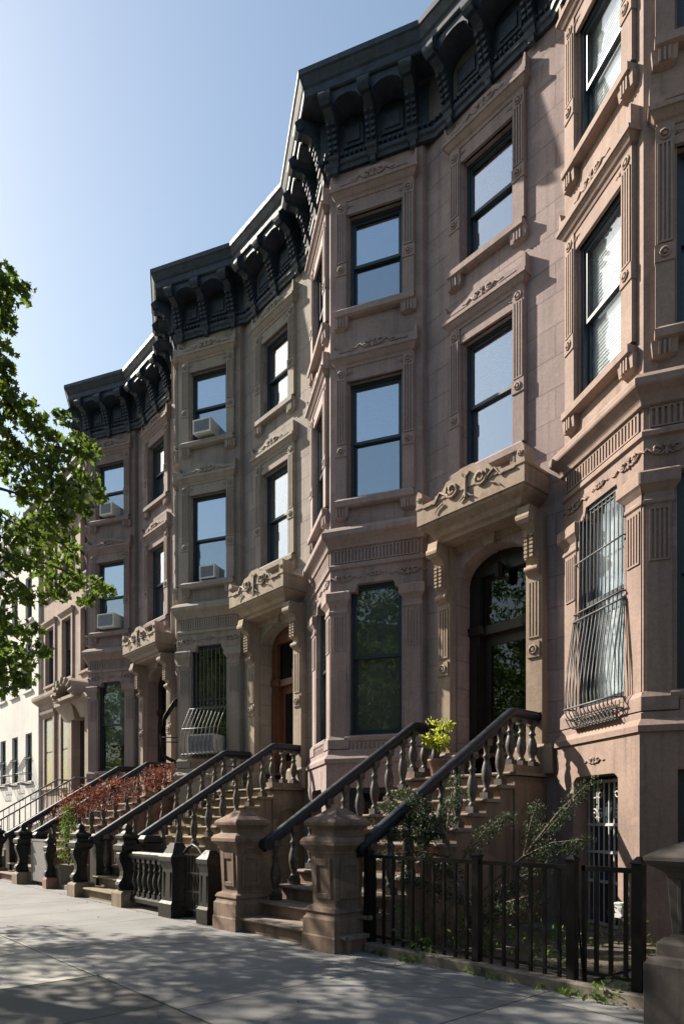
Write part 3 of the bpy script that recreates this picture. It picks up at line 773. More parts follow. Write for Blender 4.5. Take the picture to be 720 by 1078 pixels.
def stoop_piers(St, k, newel):
    if newel == 'stone':
        for c in (-1.26, .635):
            p = MB(); pier_rings(p, c, -3.66); p.build('newel_pier', M['stoop%d'%k], St, bevel=.008)
    elif newel == 'iron':
        for c in (-1.02, 1.02):
            p = MB(); iron_newel(p, c, -3.80); p.build('newel_post', [M['ironworn'], M['stoop2']], St)
            q = MB(); q.rings(c, -3.42, [(.15,0),(.15,1.02),(.18,1.05),(.18,1.10),(.11,1.16)]); q.build('newel_block', M['ironworn'], St)
    elif newel == 'fluted':
        p = MB(); p.rings(0,0,[(.01,0),(.01,.01)]) if False else None
        for c in (-.95, 1.25):
            p = MB()
            p.rings(c, -3.62, [(.36,0),(.36,.42),(.33,.46),(.30,.47),(.30,.56),(.26,.60)])
            p.rings(c, -3.62, [(.24,.58),(.225,.62),(.25,1.0),(.26,1.04),(.34,1.09),(.36,1.12),(.36,1.15),(.28,1.20),(.14,1.26),(.12,1.30),(.0,1.31)])
            for ax in range(4):
                c_, s_ = [(1,0),(0,1),(-1,0),(0,-1)][ax]
                for i in range(6):
                    u = -.165+i*.066
                    def pt(u, w, z): return (c + c_*w - s_*u, -3.62 + s_*w + c_*u, z)
                    for (ua, ub) in ((u-.016, u+.016),):
                        p.add([pt(ua,.236,.64),pt(ub,.236,.64),pt(ub,.262,1.0),pt(ua,.262,1.0),pt(ua,.2,.64),pt(ub,.2,.64),pt(ub,.2,1.0),pt(ua,.2,1.0)], [(0,1,2,3),(0,3,7,4),(1,5,6,2),(3,2,6,7),(0,4,5,1)])
            p.build('newel_pier', M['stoop0'], St, bevel=.006)
SL = {0: 'stone stoop at the right edge with a fluted square pier', 1: 'brown stone stoop with two heavy capped piers and blue-black handrails',
      2: 'tan stone stoop with dark iron newels in front of the grey-olive house', 3: 'stone stoop of the dark brown house, beside the red-leaved bush'}
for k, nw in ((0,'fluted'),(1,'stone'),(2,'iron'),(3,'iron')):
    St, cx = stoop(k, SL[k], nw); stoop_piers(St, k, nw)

# ---------------------------------------------------------------- flat-fronted house and white house at the far end
def simple_house(name, label, x0, x1, y, ztop, wallm, trimm, cols, rows, corn=None, group=None, hood=True, cat='house'):
    Hh = thing(name, label, cat, (x0, y, 0), group=group)
    ops = []
    for (a, b) in cols:
        for (z0, z1) in rows: ops.append((a, b, z0, z1, None, 1))
    mb = MB(); w = x1-x0
    panel(mb, (0,0), (w,0), 0, ztop, ops, 0, back=1)
    mb.quad((0,0,0),(0,10,0),(0,10,ztop),(0,0,ztop)); mb.quad((w,0,0),(w,10,0),(w,10,ztop),(w,0,ztop)); mb.quad((0,10,0),(w,10,0),(w,10,ztop),(0,10,ztop))
    mb.build('wall', [wallm, M['room']], Hh)
    rf = MB(); rf.box(0.01, w-.01, .01, 10, ztop-.05, ztop+.3); rf.build('roof', M['roofm'], Hh)
    for (a, b) in cols:
        for (z0, z1) in rows:
            wn = add_window(Hh, (0,0,0), 0, a, b, z0, z1, {'trim': trimm}, 'plain', M['glass'], (BL, .4, 'b') if (a*7+z0*3) % 2 > 1 else None)
            if hood:
                h = MB(); h.mould(a-.10, b+.10, [(.05,z1+.10),(.12,z1+.20),(.14,z1+.22),(.14,z1+.28)])
                for q in (a-.14, b): h.box(q, q+.14, -.06, 0, z0, z1+.10)
                h.box(a, b, -.06, 0, z1, z1+.10)
                h.build('surround', trimm, wn)
    if corn:
        cm, zc, prj = corn; c = MB()
        c.mould(.0, w, [(.02,zc),(.06,zc+.06),(.06,zc+.12),(.04,zc+.16),(.04,zc+.62),(.10,zc+.66)], back=.3)
        c.prism_yz([(.0,zc+.62),(-prj,zc+.66),(-prj,zc+.80),(-prj-.1,zc+.98),(-prj-.1,zc+1.05),(.3,zc+1.08)], 0, w)
        co = c.build('roof_cornice', cm, Hh)
        n = int(w/.75)
        for i in range(n+1):
            x = .1+(w-.2)*i/n; b_ = MB(); b_.prism_yz([(-.03,zc-.05),(-.12,zc),(-.10,zc+.2),(-.22,zc+.45),(-prj+.05,zc+.5),(-prj+.03,zc+.64),(-.03,zc+.64)], x-.08, x+.08); b_.build('bracket', cm, co)
    return Hh
tan_m = stone('tan_brownstone', (.30,.235,.20)); M['wht'] = stone('white_render', (.54,.54,.53), var=.4)
F4 = simple_house('row_house', 'flat-fronted tan brownstone house with an arched door hood, between white and dark brown houses', -27.3, -21.508, .12, 12.5, tan_m, tan_m,
    [(.55,1.45),(2.3,3.2),(4.1,5.0)], [(6.5,8.6),(9.8,11.6)], (M['cornice'], 12.0, .6))
# parlour windows and arched doorway applied to the flat house
for (a, b) in ((.55,1.45),(2.3,3.2)):
    w = MB(); w.box(a, b, -.03, .02, 2.7, 5.2); w_ = w.build('window', M['sash'], F4)
    s = MB(); s.mould(a-.1, b+.1, [(.06,5.25),(.16,5.42),(.18,5.52)]); s.box(a-.16, a, -.09, 0, 2.7, 5.25); s.box(b, b+.16, -.09, 0, 2.7, 5.25); s.mould(a-.1, b+.1, [(.08,2.52),(.12,2.6),(.10,2.7)]); s.build('surround', tan_m, w_)
    p = MB(); p.box(a+.06, b-.06, -.045, -.032, 2.78, 3.95); p.box(a+.06, b-.06, -.045, -.032, 4.0, 5.14); p.build('pane', M['glassd'], w_)
s = MB(); s.mould(.1, 3.5, [(.05,5.6),(.10,5.75),(.30,5.95),(.32,6.02),(.32,6.12),(.1,6.2)]); s.build('belt_course', tan_m, F4)
d = MB(); d.box(4.05, 5.25, -.05, .02, 1.9, 5.0); dd = d.build('front_door', M['wood'], F4)
d = MB()
for c in (3.9, 5.4): d.box(c-.16, c+.16, -.35, 0, 1.9, 4.9); d.mould(c-.12, c+.12, [(.36,4.8),(.5,5.2),(.62,5.3),(.62,5.45)])
arc = [(4.65+.95*math.cos(t), 5.45+.62*math.sin(t)) for t in [PI*i/12 for i in range(13)]]
arc2 = [(4.65+.70*math.cos(t), 5.45+.40*math.sin(t)) for t in [PI*i/12 for i in range(12,-1,-1)]]
for i in range(12):
    q = [arc[i], arc[i+1], arc2[11-i], arc2[12-i]]
    d.prism_xz(q, -.85, 0)
for i in range(7):
    t = PI*(i+.5)/7; d.tube([(4.65+.95*math.cos(t), -.86, 5.45+.62*math.sin(t)), (4.65+.72*math.cos(t), -.9, 5.45+.4*math.sin(t))], .06, 6)
d.box(3.72, 5.58, -.82, 0, 5.36, 5.46); d.build('door_hood', M['portal3'], F4)
Wh = simple_house('white_house', 'white painted row house with small dark barred windows at the far left', -40, -27.32, .0, 12.3, M['wht'], M['wht'],
    [(.8,1.6),(2.5,3.3),(4.2,5.0),(5.9,6.7),(7.6,8.4),(9.3,10.1),(11.1,11.9)], [(3.0,4.9),(6.6,8.5),(9.4,11.1)], (M['white'], 12.0, .35), hood=False)
for i, a in enumerate((7.6, 9.3, 11.1)):
    g = MB()
    for j in range(6): x = a+.8*j/5; g.tube([(x,-.02,4.0),(x,-.35,3.4),(x,-.30,2.9),(x,-.02,2.85)], .012, 4)
    for z, w in ((3.9,-.06),(3.3,-.36),(2.95,-.32)): g.tube([(a,0,z),(a,w,z),(a+.8,w,z),(a+.8,0,z)], .014, 4)
    g.build('window_grille', M['ironw'], Wh)

# iron stair railings in front of the flat-fronted house
Rl = thing('iron_stoop', 'stoop with thin grey iron picket railings, farthest left in front of the flat-fronted house', 'stoop', (-22.7, 0, 0))
b_ = MB()
for i in range(10): b_.box(-.85, .85, -.6-.3*(i+1), -.6-.3*i, 0, 1.9-.19*i-.19+.001)
b_.box(-.85, .85, -.6, -.0, 0, 1.9); b_.build('stair_body', M['stoop0'], Rl)
for X in (-.82, .82):
    r = MB(); r.tube([(X,-.05,2.8),(X,-.6,2.8),(X,-3.6,.95)], .028, 6); r.tube([(X,-.6,2.05),(X,-3.6,.2)], .018, 5)
    for i in range(22): y = -.12-i*.165; z = 2.8 if y > -.6 else 2.8-(.617)*(-y-.6); r.tube([(X,y,z-.78),(X,y,z)], .011, 4)
    r.rings(X, -3.65, [(.05,0),(.05,1.1),(.07,1.12),(.02,1.2)])
    r.build('railing', M['ironw'], Rl)

# ---------------------------------------------------------------- fence, gates and yard pieces
def picket_fence(x0, x1, y, posts, label, name='iron_fence', z0=.12, zt=1.03, step=.135, group=None, cat='fence', pw=.013, gaps=None):
    F = thing(name, label, cat, (x0, y, 0), group=group)
    r = MB(); w = x1-x0
    r.box(0, w, -.018, .018, zt-.035, zt); r.box(0, w, -.014, .014, z0+.03, z0+.055); r.build('rail', M['iron'], F)
    first = None; n = int(w/step)
    for i in range(1, n):
        x = w*i/n
        if any(abs(x-(p-x0)) < .06 for p in posts): continue
        if first is None:
            q = MB(); q.box(-pw, pw, -pw, pw, z0-.02, zt-.036); first = q.build('picket', M['iron'], F, (x, 0, 0))
        else: dup(first, (x, 0, 0), None, F)
    for p in posts:
        q = MB(); q.rings(p-x0, 0, [(.036,.0),(.036,zt+.03),(.044,zt+.035),(.044,zt+.05),(.01,zt+.085)]); q.build('post', M['iron'], F)
    return F
fy = -3.50
picket_fence(-5.40, -2.93, fy, [-5.36, -3.91, -2.95], 'black iron picket fence along the planted yard right of the brown stone pier')
G = thing('fence_gate', 'black iron picket gate between the fence and the fluted pier at the right edge', 'gate', (-2.86, fy, 0))
r = MB(); r.box(0, .48, -.016, .016, .99, 1.03); r.box(0, .48, -.014, .014, .16, .19); r.box(0,.03,-.016,.016,.10,1.03); r.build('frame', M['iron'], G)
for i in range(1, 4):
    q = MB(); q.box(.12*i-.014, .12*i+.014, -.014, .014, .19, .99); q.build('picket', M['iron'], G)
q = MB(); q.rings(.46, 0, [(.04,0),(.04,1.06),(.05,1.07),(.01,1.12)]); q.build('post', M['iron'], G)
q = MB(); q.tube([(.02,-.02,.10),(-.02,-.05,.7)], .008, 5); q.build('latch_rod', M['iron'], G)

M['curb'] = stone('yard_curb_stone', (.16,.14,.12), var=1.6)
def curb(x0, x1, label, h_=.10):
    c = MB(); c.box(x0, x1, -3.62, -3.40, -.05, h_); o = c.build('curb_stone', M['curb'], bevel=.012); tag(o, label, 'curb'); return o
curb(-5.31, -2.22, 'long mossy stone curb under the black picket fence')
curb(-10.70, -7.98, 'low stone curb under the short balustrade and iron gate')
curb(-16.20, -13.50, 'low stone curb in front of the grey panel and the planter')

# short cast balustrade, gate and posts between the second and first stoops
Bq = thing('low_balustrade', 'short black balustrade of vase balusters beside the tan stoop', 'balustrade', (-10.62, -3.78, 0))
b_ = MB(); b_.mould(0, 1.28, [(.06,.80),(.08,.84),(.08,.88),(.05,.91)], back=.06); b_.build('top_rail', M['ironworn'], Bq)
b_ = MB(); b_.mould(0, 1.28, [(.06,.10),(.06,.16),(.04,.20)], back=.06); b_.build('base_rail', M['ironworn'], Bq)
fb = None
for i in range(7):
    if fb is None: fb = baluster_mb().build('baluster', M['ironworn'], Bq, (.10+i*.18, 0, .20)); o_ = fb
    else: o_ = dup(fb, (.10+i*.18, 0, .20), None, Bq)
    o_.scale = (.95,.95,.60/.66)
def iron_post(x, label, s=1.0, top=1.04):
    p = MB(); p.rings(0, 0, [(.17*s,0),(.17*s,.20),(.14*s,.24),(.13*s,.70),(.15*s,.78),(.17*s,.82),(.17*s,.88),(.12*s,.93),(.06*s,top)])
    for sg in (-1, 1): p.box(sg*.085*s-.015, sg*.085*s+.015, -.145*s, -.12*s, .30, .66)
    o = p.build('iron_post', M['ironworn'], None, (x, -3.78, 0)); tag(o, label, 'post'); return o
iron_post(-9.14, 'stout black gate post at the end of the short balustrade', 1.15, 1.08)
iron_post(-8.17, 'slim black gate post against the left brown stone pier', .85, 1.0)
G2 = thing('iron_gate', 'low dark iron gate of crossed bars between two black posts', 'gate', (-8.93, -3.78, 0))
r = MB()
for i in range(6): x = .05+i*.09; r.tube([(x,0,.12),(x,0,.92)], .010, 5)
for z in (.14,.40,.66,.92): r.box(0,.54,-.012,.012,z-.012,z+.012)
for i in range(5): r.tube([(.05+i*.09,0,.14),(.14+i*.09,0,.40),(.05+i*.09,0,.66),(.14+i*.09,0,.92)], .008, 4)
r.build('grille', M['iron'], G2)
r = MB(); r.tube([(0,0,.92),(.13,0,1.02),(.27,0,1.06),(.41,0,1.02),(.54,0,.92)], .022, 6); r.build('arched_rail', M['iron'], G2)
# grey panel, posts and planter in front of the third house
M['panel'] = flat('grey_panel_paint', (.17,.165,.17), .6)
p = MB(); p.box(-.54,.54,-.02,.02,.10,1.0); p.box(-.56,.56,-.03,.03,.97,1.01); p.box(-.56,-.50,-.03,.03,.08,1.0); p.box(.50,.56,-.03,.03,.08,1.0)
tag(p.build('metal_panel', M['panel'], None, (-15.36, -3.72, 0)), 'flat grey metal fence panel left of the small conifer', 'panel')
def cpost(x, label): 
    p = MB(); iron_newel(p, 0, 0, 1.15); o = p.build('iron_post', [M['ironworn'], M['stoop3']], None, (x, -3.74, 0)); o.scale = (.6,.6,.86); tag(o, label, 'post')
cpost(-14.72, 'thin ornate black post between the grey panel and the conifer')
p = MB(); p.rings(0, 0, [(.26,.0),(.28,.42),(.31,.43),(.31,.48)]); p.rings(0,0,[(.27,.44),(.27,.46)],1)
tag(p.build('planter', [flat('planter_grey', (.14,.13,.12), .8), flat('soil', (.05,.04,.03), .95)], None, (-14.72, -3.35, 0), bevel=.006), 'square grey planter holding the small conifer', 'planter')

# ---------------------------------------------------------------- ground
def concrete(name, base, jx, jy, ox=0, oy=0, var=1, rowoff=.0):
    m, n, b = nt(name); g = geo(n)
    c = ramp(n, noise(n, g, 1.3, 6, .6), [(.3, sc(base, 1-.22*var)), (.7, sc(base, 1+.14*var))])
    fi = noise(n, g, 90, 3, .7)
    c = mix(n, c, ramp(n, fi, [(.3, (.74,.74,.74)), (.7, (1.16,1.16,1.16))]), .85, 'MULTIPLY')
    sp = noise(n, g, 5.5, 6, .75)
    c = mix(n, c, sc(base, .5), ramp(n, sp, [(.62, (0,0,0)), (.72, (.6,.6,.6))]))
    vo = n.nodes.new('ShaderNodeTexVoronoi'); vo.inputs['Scale'].default_value = 2.6; n.links.new(g, vo.inputs['Vector'])
    c = mix(n, c, sc(base, .35), ramp(n, vo.outputs['Distance'], [(.045, (.7,.7,.7)), (.065, (0,0,0))]))
    ve = n.nodes.new('ShaderNodeTexVoronoi'); ve.feature = 'DISTANCE_TO_EDGE'; ve.inputs['Scale'].default_value = .42
    wv = mix(n, g, mixv(n, g), .35, 'ADD'); n.links.new(wv, ve.inputs['Vector'])
    cr = ramp(n, ve.outputs['Distance'], [(.003, (.75,.75,.75)), (.007, (0,0,0))])
    crm = mix(n, cr, ramp(n, noise(n, g, .35, 2), [(.5, (0,0,0)), (.56, (1,1,1))]), 1.0, 'MULTIPLY')
    c = mix(n, c, sc(base, .3), crm)
    damp = noise(n, g, .8, 4, .6, (1, .5, 1))
    c = mix(n, c, sc(base, .62), ramp(n, damp, [(.52, (0,0,0)), (.66, (.55,.55,.55))]))
    nrm = bump(n, fi, b, .4, .004)
    if jx:
        mp = n.nodes.new('ShaderNodeMapping'); mp.inputs['Location'].default_value = (ox, oy, 0); n.links.new(g, mp.inputs['Vector'])
        wob = mix(n, mp.outputs['Vector'], mixv(n, g), .012, 'ADD')
        br = n.nodes.new('ShaderNodeTexBrick'); n.links.new(wob, br.inputs['Vector']); br.offset = rowoff
        br.inputs['Scale'].default_value = 1; br.inputs['Brick Width'].default_value = jx; br.inputs['Row Height'].default_value = jy
        br.inputs['Mortar Size'].default_value = .011; br.inputs['Mortar Smooth'].default_value = .3
        br.inputs['Color1'].default_value = (1,1,1,1); br.inputs['Color2'].default_value = (.82,.83,.84,1); br.inputs['Mortar'].default_value = (.28,.27,.25,1)
        c = mix(n, c, br.outputs['Color'], 1, 'MULTIPLY')
        inv = n.nodes.new('ShaderNodeMath'); inv.operation = 'SUBTRACT'; inv.inputs[0].default_value = 1; n.links.new(br.outputs['Fac'], inv.inputs[1])
        bump(n, inv.outputs[0], b, .8, .012, nrm)
    n.links.new(c, b.inputs['Base Color']); b.inputs['Roughness'].default_value = .85
    return m
def mixv(n, g):
    t = n.nodes.new('ShaderNodeTexNoise'); t.inputs['Scale'].default_value = 1.7; n.links.new(g, t.inputs['Vector']); return t.outputs['Color']
M['side'] = concrete('sidewalk_concrete', (.200,.200,.202), 1.52, 2.24, .02, 6.18)
M['slab'] = concrete('light_slab', (.42,.41,.37), 1.6, 0, 0, 0) if False else concrete('light_slab', (.36,.35,.32), 1.45, 2.9, .0, 9.1)
M['aggr'] = concrete('rough_aggregate', (.11,.108,.105), 1.33, 2.93, 6.10-1.33*4, 9.1, 1.6)
M['asph'] = concrete('asphalt', (.055,.055,.057), 0, 0)
M['yard'] = concrete('yard_paving', (.19,.175,.155), .9, .9, .2, .3, 1.5)
M['soil'] = concrete('yard_soil', (.085,.07,.05), 0, 0, var=2)
M['kerb'] = concrete('kerb_stone', (.28,.28,.27), 1.8, 40)
def sheet(name, x0, x1, y0, y1, z, m, nx=1):
    b_ = MB(); b_.quad((x0,y0,z),(x1,y0,z),(x1,y1,z),(x0,y1,z)); o = b_.build(name, m); tag(o, kind='structure'); return o
sheet('ground', -900, 900, -900, 900, -.16, M['soil'])
sheet('yard_paving', -60, 14, -3.64, .5, -.004, M['yard'])
sheet('sidewalk', -90, 30, -6.17, -3.6, .0, M['side'])
sheet('pavement_slabs', -90, -6.10, -9.1, -6.17, .0, M['slab'])
sheet('pavement_patch', -6.10, -3.42, -9.1, -6.17, -.004, M['aggr'])
sheet('sidewalk', -3.42, 30, -9.1, -6.17, .0, M['side'])
sheet('road', -90, 60, -19.5, -9.28, -.14, M['asph'])
k_ = MB(); k_.box(-90, 30, -9.28, -9.1, -.16, .0); tag(k_.build('kerb', M['kerb'], bevel=.01), kind='structure')
k_ = MB(); k_.box(-90, 30, -19.68, -19.5, -.16, .0); tag(k_.build('kerb', M['kerb'], bevel=.01), kind='structure')
sheet('sidewalk', -90, 30, -24, -19.68, .0, M['side'])
sb = sheet('yard_soil', -5.30, -3.0, -3.40, -.9, .02, M['soil'])

# ---------------------------------------------------------------- foliage
def leaf_mesh(points, size, rng, star=True, up=.6, flat_=1.0):
    """many small leaf faces; points: list of (Vector, radius, count)"""
    vs, fs = [], []
    if star: shp = [(0,-.5),(.22,-.2),(.50,-.05),(.28,.12),(.34,.40),(.10,.30),(0,.58),(-.10,.30),(-.34,.40),(-.28,.12),(-.50,-.05),(-.22,-.2)]
    else: shp = [(0,-.5),(.20,-.15),(.16,.2),(0,.5),(-.16,.2),(-.20,-.15)]
    for (c, r, cnt) in points:
        for _ in range(cnt):
            while True:
                d = Vector((rng.uniform(-1,1), rng.uniform(-1,1), rng.uniform(-1,1)))
                if d.length < 1: break
            p = c + Vector((d.x*r, d.y*r, d.z*r*.7*flat_))
            nrm = Vector((rng.gauss(0,1), rng.gauss(0,1), abs(rng.gauss(up,.6)))).normalized()
            a = nrm.cross(Vector((rng.gauss(0,1), rng.gauss(0,1), rng.gauss(0,1)))).normalized(); b_ = nrm.cross(a)
            s_ = size*rng.uniform(.65, 1.25); o = len(vs); fold = rng.uniform(.1,.4)
            for (x, y) in shp: vs.append(tuple(p + a*(x*s_) + b_*(y*s_) - nrm*(abs(x)*s_*fold)))
            fs.append(tuple(range(o, o+len(shp))))
    return vs, fs
def leaves(name, points, size, m, parent, seed=1, star=True, up=.6, kind=None, loc=(0,0,0)):
    vs, fs = leaf_mesh(points, size, random.Random(seed), star, up)
    me = bpy.data.meshes.new(name); me.from_pydata(vs, [], fs); me.materials.append(m); me.update()
    o = bpy.data.objects.new(name, me); COL.objects.link(o); o.parent = parent; return o
def branchwork(mb, root, tips, r0, rng, r_tip=.012):
    """connect every tip to the nearest node already in the skeleton"""
    nodes = [(Vector(p), r) for p, r in root]
    for t in sorted(tips, key=lambda q: min((q-n_[0]).length for n_ in nodes[:4])):
        best = min(nodes, key=lambda n_: (n_[0]-t).length + (0 if n_[0].z < t.z+.3 else 1.2))
        p, r = best; d = t-p; L_ = d.length
        ra = max(r_tip*1.3, min(r*.72, .018+.028*L_))
        m1 = p + d*.35 + Vector((rng.uniform(-.08,.08)*L_, rng.uniform(-.08,.08)*L_, .07*L_)); m2 = p + d*.7 + Vector((rng.uniform(-.06,.06)*L_, rng.uniform(-.06,.06)*L_, .06*L_))
        mb.tube([p, m1, m2, t], ra, 6, 0, r_tip)
        nodes += [(m1, ra*.75), (m2, ra*.5), (t, r_tip)]
def on_x(px, py, x):
    a = (px-360)/721; b = (866-py)/721; r = Vector((-.7502+a*.6612, .6612+a*.7502, b)); t = x/r.x
    return Vector((x, r.y*t-8.6, r.z*t+1.38))

M['bark'] = stone('tree_bark', (.11,.09,.07), var=1.6)
M['leafA'] = leafmat('tree_leaves', (.032,.056,.015), (.072,.108,.024), .45)
T1 = thing('street_tree', 'leafy maple street tree reaching in from the left edge above the sidewalk', 'tree', (0,0,0))
rg = random.Random(11)
vis = []
# where its branches hang out over the sidewalk, from the photograph: (px, py, x-depth, radius)
for (px, py, xd, rr_) in [(2,290,-9,.20),(14,308,-9,.22),(2,322,-9,.18),(26,302,-9.2,.12),(-12,300,-9,.3),(6,402,-9,.12),(4,425,-9,.30),(22,432,-9,.24),(36,440,-9.2,.20),(2,455,-9,.30),(16,480,-9,.28),
    (38,452,-9,.16),(40,482,-9.2,.28),(58,500,-9.3,.30),(72,478,-9.4,.26),(66,440,-9.4,.16),(84,466,-9.4,.22),(96,478,-9.5,.18),(58,470,-9.2,.26),(28,506,-9,.30),(46,528,-9.3,.34),(70,522,-9.4,.30),(92,506,-9.6,.20),(104,522,-9.6,.14),
    (86,536,-9.6,.20),(16,556,-9,.28),(36,560,-9.2,.30),(58,556,-9.4,.32),(30,590,-9.2,.30),(52,596,-9.4,.30),(76,582,-9.6,.20),(60,620,-9.5,.26),(80,612,-9.6,.20),(98,616,-9.7,.20),(112,622,-9.8,.14),(90,632,-9.7,.14),
    (4,590,-9,.26),(10,624,-9,.24),(34,628,-9.2,.20),(2,655,-9,.22),(8,680,-9,.26),(28,664,-9.2,.2),(30,690,-9.1,.18),(44,684,-9.2,.14),(10,704,-9,.26),(2,722,-9,.22),(26,712,-9.1,.20),(-14,420,-9,.4),(-14,470,-9,.4),(-16,560,-9,.4),(-16,620,-9,.4),(-8,345,-9,.3),(-10,375,-9,.32),(3,388,-9,.16),(4,336,-9,.13),(-16,690,-9,.35),(20,520,-9,.14)]:
    vis.append((on_x(px, py, xd), rr_*.98, int(58*(rr_/.25)**1.6)+8))
fill = []
tries = 0
while len(fill) < 350 and tries < 20000:
    tries += 1
    p = Vector((rg.uniform(-16.2,-2.6), rg.uniform(-12,-6.0), rg.uniform(4.2,10.6)))
    e = ((p.x+9.6)/7.0)**2 + ((p.y+8.9)/3.5)**2 + ((p.z-7.2)/3.6)**2
    if e > 1: continue
    if p.y > -8.6-.267*p.x-1.0 : continue     # keep out of the photographed view
    if p.x > -5.0 and p.z > 7.5 and p.y > -8.4: continue
    fill.append((p, rg.uniform(.40,.62), rg.randint(90,120)))
tr = MB(); ctr = Vector((-10.2,-9.0,0))
tr.tube([(-10.2,-8.75,-.05),(-10.2,-8.75,.25),(-10.18,-8.76,1.5),(-10.1,-8.8,3.0),(-10.0,-8.8,4.2),(-9.9,-8.7,5.6)], .24, 10, 0, .12)
tr.build('trunk', M['bark'], T1)
br = MB(); root = [((-10.1,-8.8,3.0), .18), ((-10.0,-8.8,4.2), .14), ((-9.9,-8.7,5.6), .12), ((-9.6,-7.6,6.9), .06), ((-9.4,-6.9,8.0), .05), ((-9.4,-6.8,5.4), .05), ((-9.4,-6.9,4.2), .05)]
branchwork(br, root, [p for p, r, c in fill[::2]] + [p for p, r, c in vis[::2]], .12, rg); br.build('branches', M['bark'], T1)
leaves('crown', fill + vis, .105, M['leafA'], T1, 3)

T2 = thing('street_tree', 'unseen tree added at the kerb right of the camera to block skylight', 'tree', (4.2,-9.0,0)); rg = random.Random(31)  # added out of view to darken the nearest house by blocking sky
f2 = []
while len(f2) < 170:
    d = Vector((rg.uniform(-1,1), rg.uniform(-1,1), rg.uniform(-1,1)))
    if d.length < 1: f2.append((Vector((d.x*3.6, d.y*3.0, 7.2+d.z*3.0)), rg.uniform(.4,.62), 95))
tr = MB(); tr.tube([(0,0,-.05),(0,0,1.4),(.05,.05,3.2),(.0,.1,5.0)], .2, 10, 0, .1); tr.build('trunk', M['bark'], T2)
br = MB(); branchwork(br, [((.05,.05,3.2), .13), ((0,.1,5.0), .1)], [p for p, r, c in f2[::2]], .1, rg); br.build('branches', M['bark'], T2)
leaves('crown', f2, .11, M['leafA'], T2, 32)

# unseen trees across the street, for window reflections; row filled out to cut skylight
def far_tree(x, y, h_, r, label, seed, m=None):
    T_ = thing('street_tree', label, 'tree', (x, y, 0), group='trees across the street'); rg = random.Random(seed); pts = []
    while len(pts) < 70:
        d = Vector((rg.uniform(-1,1), rg.uniform(-1,1), rg.uniform(-1,1)))
        if d.length < 1: pts.append((Vector((d.x*r, d.y*r, h_-r*.9+d.z*r*.9)), rg.uniform(.5,.9), 90))
    t = MB(); t.tube([(0,0,-.1),(0,0,1),(.1,0,h_*.35),(.0,.1,h_*.55)], .2, 8, 0, .1); t.build('trunk', M['bark'], T_)
    b_ = MB(); branchwork(b_, [((.1,0,h_*.35), .14), ((0,.1,h_*.55), .1)], [p for p, _, _ in pts[::3]], .1, rg); b_.build('branches', M['bark'], T_)
    leaves('crown', pts, .17, M['leafA'], T_, seed, up=.3)
for i, (x, y, h_, r, lb) in enumerate([
    (-22, -20.7, 11.0, 3.9, 'tallest street tree across the road, opposite the flat-fronted house'),
    (-13.5, -20.6, 10.0, 3.7, 'street tree across the road, opposite the grey-olive house'),
    (-5.5, -20.8, 10.8, 3.9, 'street tree across the road, opposite the mauve-brown house'),
    (2.5, -20.6, 9.6, 3.6, 'lowest street tree across the road, behind the camera'),
    (10.5, -20.8, 10.4, 3.9, 'rightmost street tree across the road')]):
    far_tree(x, y, h_, r, lb, 21+i)
# houses opposite (seen only as reflections)
M['opp'] = stone('opposite_brick', (.30,.17,.12)); M['opp2'] = stone('opposite_stone', (.36,.30,.25))
def opp_house(x0, x1, zt, m, label):
    Hh = thing('row_house', label, 'house', (x1, -26, 0), PI, 'houses across the street')
    w = x1-x0; mb = MB(); cols = [(.6,1.5),(2.3,3.2),(4.0,4.9)]; rows = [(2.6,4.8),(6.3,8.2),(9.6,11.3)]
    panel(mb, (0,0), (w,0), 0, zt, [(a,b_,z0,z1,None,1,.25) for a,b_ in cols for z0,z1 in rows], 0, back=1)
    mb.quad((0,0,0),(0,9,0),(0,9,zt),(0,0,zt)); mb.quad((w,0,0),(w,9,0),(w,9,zt),(w,0,zt)); mb.quad((0,0,zt-.02),(w,0,zt-.02),(w,9,zt-.02),(0,9,zt-.02))
    mb.build('wall', [m, M['room']], Hh)
    c = MB(); c.mould(0, w, [(.05,zt-.9),(.1,zt-.8),(.15,zt-.3),(.5,zt-.25),(.6,zt)]); c.build('roof_cornice', M['cornice'], Hh)
for i in range(7):
    x0 = -24+i*5.7; opp_house(x0, x0+5.68, 12.2, M['opp'] if i % 2 else M['opp2'], 'three-storey row house across the street, number %s from its left end' % ['one','two','three','four','five','six','seven'][i])

# conifer in the planter
M['conif'] = leafmat('conifer_green', (.045,.085,.018), (.11,.17,.03), .25)
Cf = thing('small_conifer', 'small bright green conical conifer in a grey planter beside a thin black post', 'shrub', (-14.72,-3.35,0))
pts = []; rg = random.Random(5)
for i in range(46):
    z = .5+i/46*1.25; r = .40*(1-(z-.5)/1.45)+.02; t = i*2.4; pts.append((Vector((r*.6*math.cos(t), r*.6*math.sin(t), z)), .12, 26))
leaves('foliage', pts, .055, M['conif'], Cf, 5, star=False, up=.2)
t = MB(); t.tube([(0,0,.44),(0,0,1.6)], .02, 5, 0, .008); t.build('stem', M['bark'], Cf)
